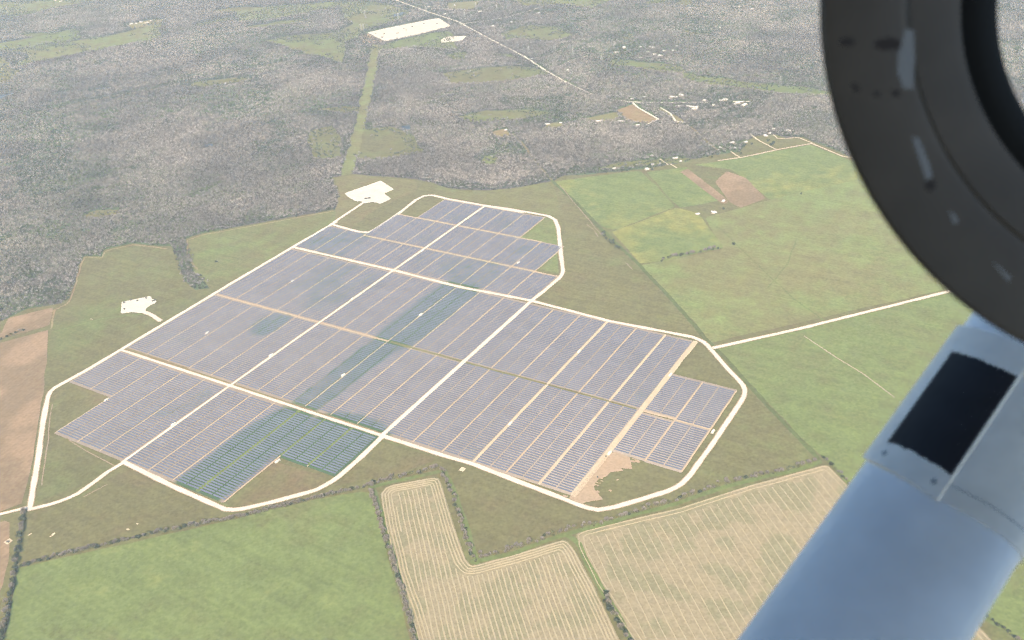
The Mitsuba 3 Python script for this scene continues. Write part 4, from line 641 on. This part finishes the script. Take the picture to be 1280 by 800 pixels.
def sec(ang, off=0.0):
    """The strut's streamlined section: angle in degrees, 0 = leading edge (right), 180 = trailing edge (left)."""
    a = np.radians(ang); x, y = 0.5 * np.cos(a), 0.5 * np.sin(a) * np.where(np.cos(a) < 0, 1 - 0.25 * np.cos(a) ** 2, 1)
    nx, ny = np.cos(a) / CH, np.sin(a) / TH; n = np.hypot(nx, ny)
    return np.stack([x * CH + off * nx / n, y * TH + off * ny / n], -1)
def on_strut(ang, s, off): q = sec(ang, off); return P0 + q[..., :1] * HD + q[..., 1:] * NR + np.asarray(s)[..., None] * AX
def shell(a0, a1, s0, s1, off, slant=0.0, jag0=0.0, jag1=0.0, seed=0, n=48, m=40):
    """A thin closed sheet lying on the strut between two angles and two stations."""
    a = np.linspace(a0, a1, n); q = np.c_[a / 3.0, np.zeros(n), np.zeros(n)]
    e0 = s0 + slant * (a - 85) + jag0 * (meshkit.fbm(q, 3, seed) - 0.5); e1 = s1 + slant * (a - 85) + jag1 * (meshkit.fbm(q, 3, seed + 7) - 0.5)
    t = np.linspace(0, 1, m)[:, None]; S = e0 * (1 - t) + e1 * t; A = np.broadcast_to(a, S.shape)
    v = np.vstack([on_strut(A, S, off).reshape(-1, 3), on_strut(A, S, -0.0006).reshape(-1, 3)])
    i = np.arange(n * m).reshape(m, n); top = np.vstack([np.c_[i[:-1, :-1].ravel(), i[:-1, 1:].ravel(), i[1:, 1:].ravel()], np.c_[i[:-1, :-1].ravel(), i[1:, 1:].ravel(), i[1:, :-1].ravel()]])
    rim = np.concatenate([i[0, :-1], i[:-1, -1], i[-1, :0:-1], i[:0:-1, 0]]); r2 = np.roll(rim, -1); o = n * m
    f = np.vstack([top, top[:, ::-1] + o, np.c_[rim, rim + o, r2], np.c_[r2, rim + o, r2 + o]])
    me = trimesh.Trimesh(v, f, process=False); me.fix_normals(); return me
ang = np.linspace(0, 360, 97)[:-1]; ss_ = np.linspace(-0.66, 2.9, 40)
A_, S_ = np.meshgrid(ang, ss_); v = on_strut(A_, S_, 0.0).reshape(-1, 3); i = np.arange(v.shape[0]).reshape(len(ss_), len(ang)); j = np.roll(i, -1, 1)
strut = (v, np.vstack([np.c_[i[:-1].ravel(), j[:-1].ravel(), j[1:].ravel()], np.c_[i[:-1].ravel(), j[1:].ravel(), i[1:].ravel()]]))
R_ = 'aircraft__wing_strut'
scene[R_] = mikit.ply(strut, 'strut_paint', smooth=True)
scene[R_ + '__white_wrap'] = mikit.ply(shell(84.5, 205, 0.1105, 0.262, 0.0038, 0.00026, 0.0008, 0.0012, 3), 'wrap_paint', smooth=25)
scene[R_ + '__black_patch'] = mikit.ply(shell(85.6, 141.5, 0.1330, 0.2335, 0.0043, 0.00024, 0.0035, 0.002, 11, n=120), 'black_tape', smooth=25)
scene[R_ + '__sleeve'] = mikit.ply(shell(-25, 84.0, 0.1125, 0.46, 0.0016, 0.0), 'wrap_paint', smooth=25)
scene[R_ + '__seam_strip'] = mikit.ply(shell(-25, 84.0, 0.1265, 0.1275, 0.0018, 0.0), 'rivet_metal', smooth=25)
def rivet(a, s):
    c = on_strut(np.array(a), np.array(s), 0.0040); n = on_strut(np.array(a), np.array(s), 0.01) - c; n /= np.linalg.norm(n)
    m = trimesh.creation.cylinder(radius=0.0023, height=0.0012, sections=20); m.apply_transform(trimesh.geometry.align_vectors([0, 0, 1], n)); m.apply_translation(c); return m
for k, (a, s) in enumerate([(136.3, 0.1347), (92.1, 0.1225)]): scene[R_ + '__rivet' + (f'_{k:03d}' if k else '')] = mikit.ply(rivet(a, s), 'rivet_metal', smooth=30)
labels[R_] = {'label': 'pale grey streamlined wing strut with a black patch'}
labels[R_ + '__black_patch'] = {'label': 'black rectangular patch with ragged ends on the strut'}
labels[R_ + '__white_wrap'] = {'label': 'white wrap round the strut under the black patch'}
# the round flange beside the window
ZR = 0.45
def at_ring(px, py, z=0.0): return C + (ZR + 0.0) * (FW + (px - 640) / F0 * RT - (py - 400) / F0 * UP) + z * FW
RC = at_ring(1502, 8)
def lathe(prof, n=180):
    a = np.linspace(0, 2 * np.pi, n, endpoint=False); p = np.array(prof)
    v = (RC + p[:, None, :1] * (np.cos(a)[None, :, None] * RT + np.sin(a)[None, :, None] * UP) + p[:, None, 1:] * FW).reshape(-1, 3)
    i = np.arange(len(p) * n).reshape(len(p), n); j = np.roll(i, -1, 1); i2, j2 = np.roll(i, -1, 0), np.roll(j, -1, 0)
    me = trimesh.Trimesh(v, np.vstack([np.c_[i.ravel(), j.ravel(), j2.ravel()], np.c_[i.ravel(), j2.ravel(), i2.ravel()]]), process=False); me.fix_normals(); return me
Q = 'aircraft__round_flange'
scene[Q] = mikit.ply(lathe([(0.158, 0.032), (0.170, 0.010), (0.1737, 0.004), (0.1725, 0.001), (0.167, 0.0), (0.150, -0.001), (0.138, 0.000), (0.1345, 0.002), (0.1335, 0.012), (0.145, 0.030)]), 'ring_paint', smooth=40)
scene[Q + '__inner_sleeve'] = mikit.ply(lathe([(0.1345, 0.009), (0.1315, 0.0045), (0.124, 0.0045), (0.112, 0.006), (0.1055, 0.009), (0.1055, 0.020), (0.134, 0.022)]), 'ring_paint', smooth=40)
scene[Q + '__rubber_seal'] = mikit.ply(lathe([(0.1065, 0.0085), (0.101, 0.005), (0.093, 0.006), (0.0885, 0.010), (0.0900, 0.016), (0.1065, 0.018)]), 'rubber', smooth=40)
def chip(pts, z, t=0.0006):
    v = np.array([at_ring(x, y, z) for x, y in pts] + [at_ring(x, y, z + t) for x, y in pts]); return trimesh.convex.convex_hull(v)
CH_ = [([(1130,38),(1140,40),(1141,75),(1139,112),(1128,112),(1120,92),(1121,70),(1130,62)], 'scratch_metal', 'paint_chip'), ([(1138,172),(1146,174),(1160,208),(1163,222),(1156,226),(1150,206)], 'scratch_metal', 'paint_chip'), ([(1184,265),(1190,268),(1196,278),(1190,280)], 'scratch_metal', 'paint_chip'), ([(1238,328),(1244,332),(1262,348),(1258,352)], 'scratch_metal', 'paint_chip'),
       ([(1048,50),(1060,48),(1068,54),(1060,60),(1048,58)], 'grease', 'grease_spot'), ([(1092,52),(1112,48),(1126,54),(1124,62),(1104,65),(1090,60)], 'grease', 'grease_spot'), ([(1062,104),(1070,108),(1074,116),(1066,116)], 'grease', 'grease_spot'), ([(1112,114),(1122,114),(1123,122),(1113,122)], 'grease', 'grease_spot'), ([(1154,228),(1164,226),(1168,234),(1160,240),(1153,236)], 'grease', 'grease_spot'), ([(1090,116),(1098,116),(1098,122),(1090,122)], 'grease', 'grease_spot')]
cnt = {}
for pts, m, nm in CH_:
    k = cnt.get(nm, 0); cnt[nm] = k + 1
    scene[f'{Q}__{nm}' + (f'_{k:03d}' if k else '')] = mikit.ply(chip(pts, -0.0022), m)
labels[Q] = {'label': 'dark out of focus round flange with worn scratched rim'}
# the rest of the machine that shades them: high wing and cabin open on this side
LAT = np.array([0.2603, 0.9655, 0.0]); FR = np.array([0.9655, -0.2603, 0.0]); ZU = np.array([0, 0, 1.0])
def abox(f0, f1, l0, l1, z0, z1):
    m = trimesh.creation.box(extents=(f1 - f0, l1 - l0, z1 - z0)); m.apply_translation(((f0 + f1) / 2, (l0 + l1) / 2, (z0 + z1) / 2))
    v = C + m.vertices[:, :1] * FR + m.vertices[:, 1:2] * LAT + m.vertices[:, 2:] * ZU
    return trimesh.Trimesh(v, m.faces)
scene['aircraft__wing'] = mikit.ply(abox(-0.55, 0.65, -3.0, 2.6, 1.35, 1.47), 'strut_paint')
scene['aircraft__cabin'] = mikit.ply(cat_([abox(-1.6, 1.6, -1.25, -1.2, -1.1, 0.76), abox(-1.6, 1.6, -1.2, -0.1, -1.15, -1.1), abox(-1.6, -1.55, -1.2, -0.1, -1.1, -0.2), abox(1.0, 1.05, -1.2, -0.1, -1.1, -0.2), abox(-1.55, 1.0, -0.14, -0.1, -1.1, -0.55), abox(-1.6, 1.6, -1.2, -0.02, 0.76, 0.775)]), 'cabin_dark')
tag('aircraft', 'high wing aircraft at the right edge, showing its pale strut and dark round flange', 'aircraft')

# ------------------------------------------------------------------ the air
scene['clear_air'] = {'type': 'null'}
scene['haze'] = {'type': 'cube', 'to_world': T().translate([0, 0, (H + 6 - 1.0) / 2]).scale([12400.0, 12400.0, (H + 6 + 1.0) / 2]), 'bsdf': {'type': 'ref', 'id': 'clear_air'}, 'interior': {'type': 'ref', 'id': 'air'}}
tag('haze', 'thin bluish haze in the air over the far woods', kind='stuff')
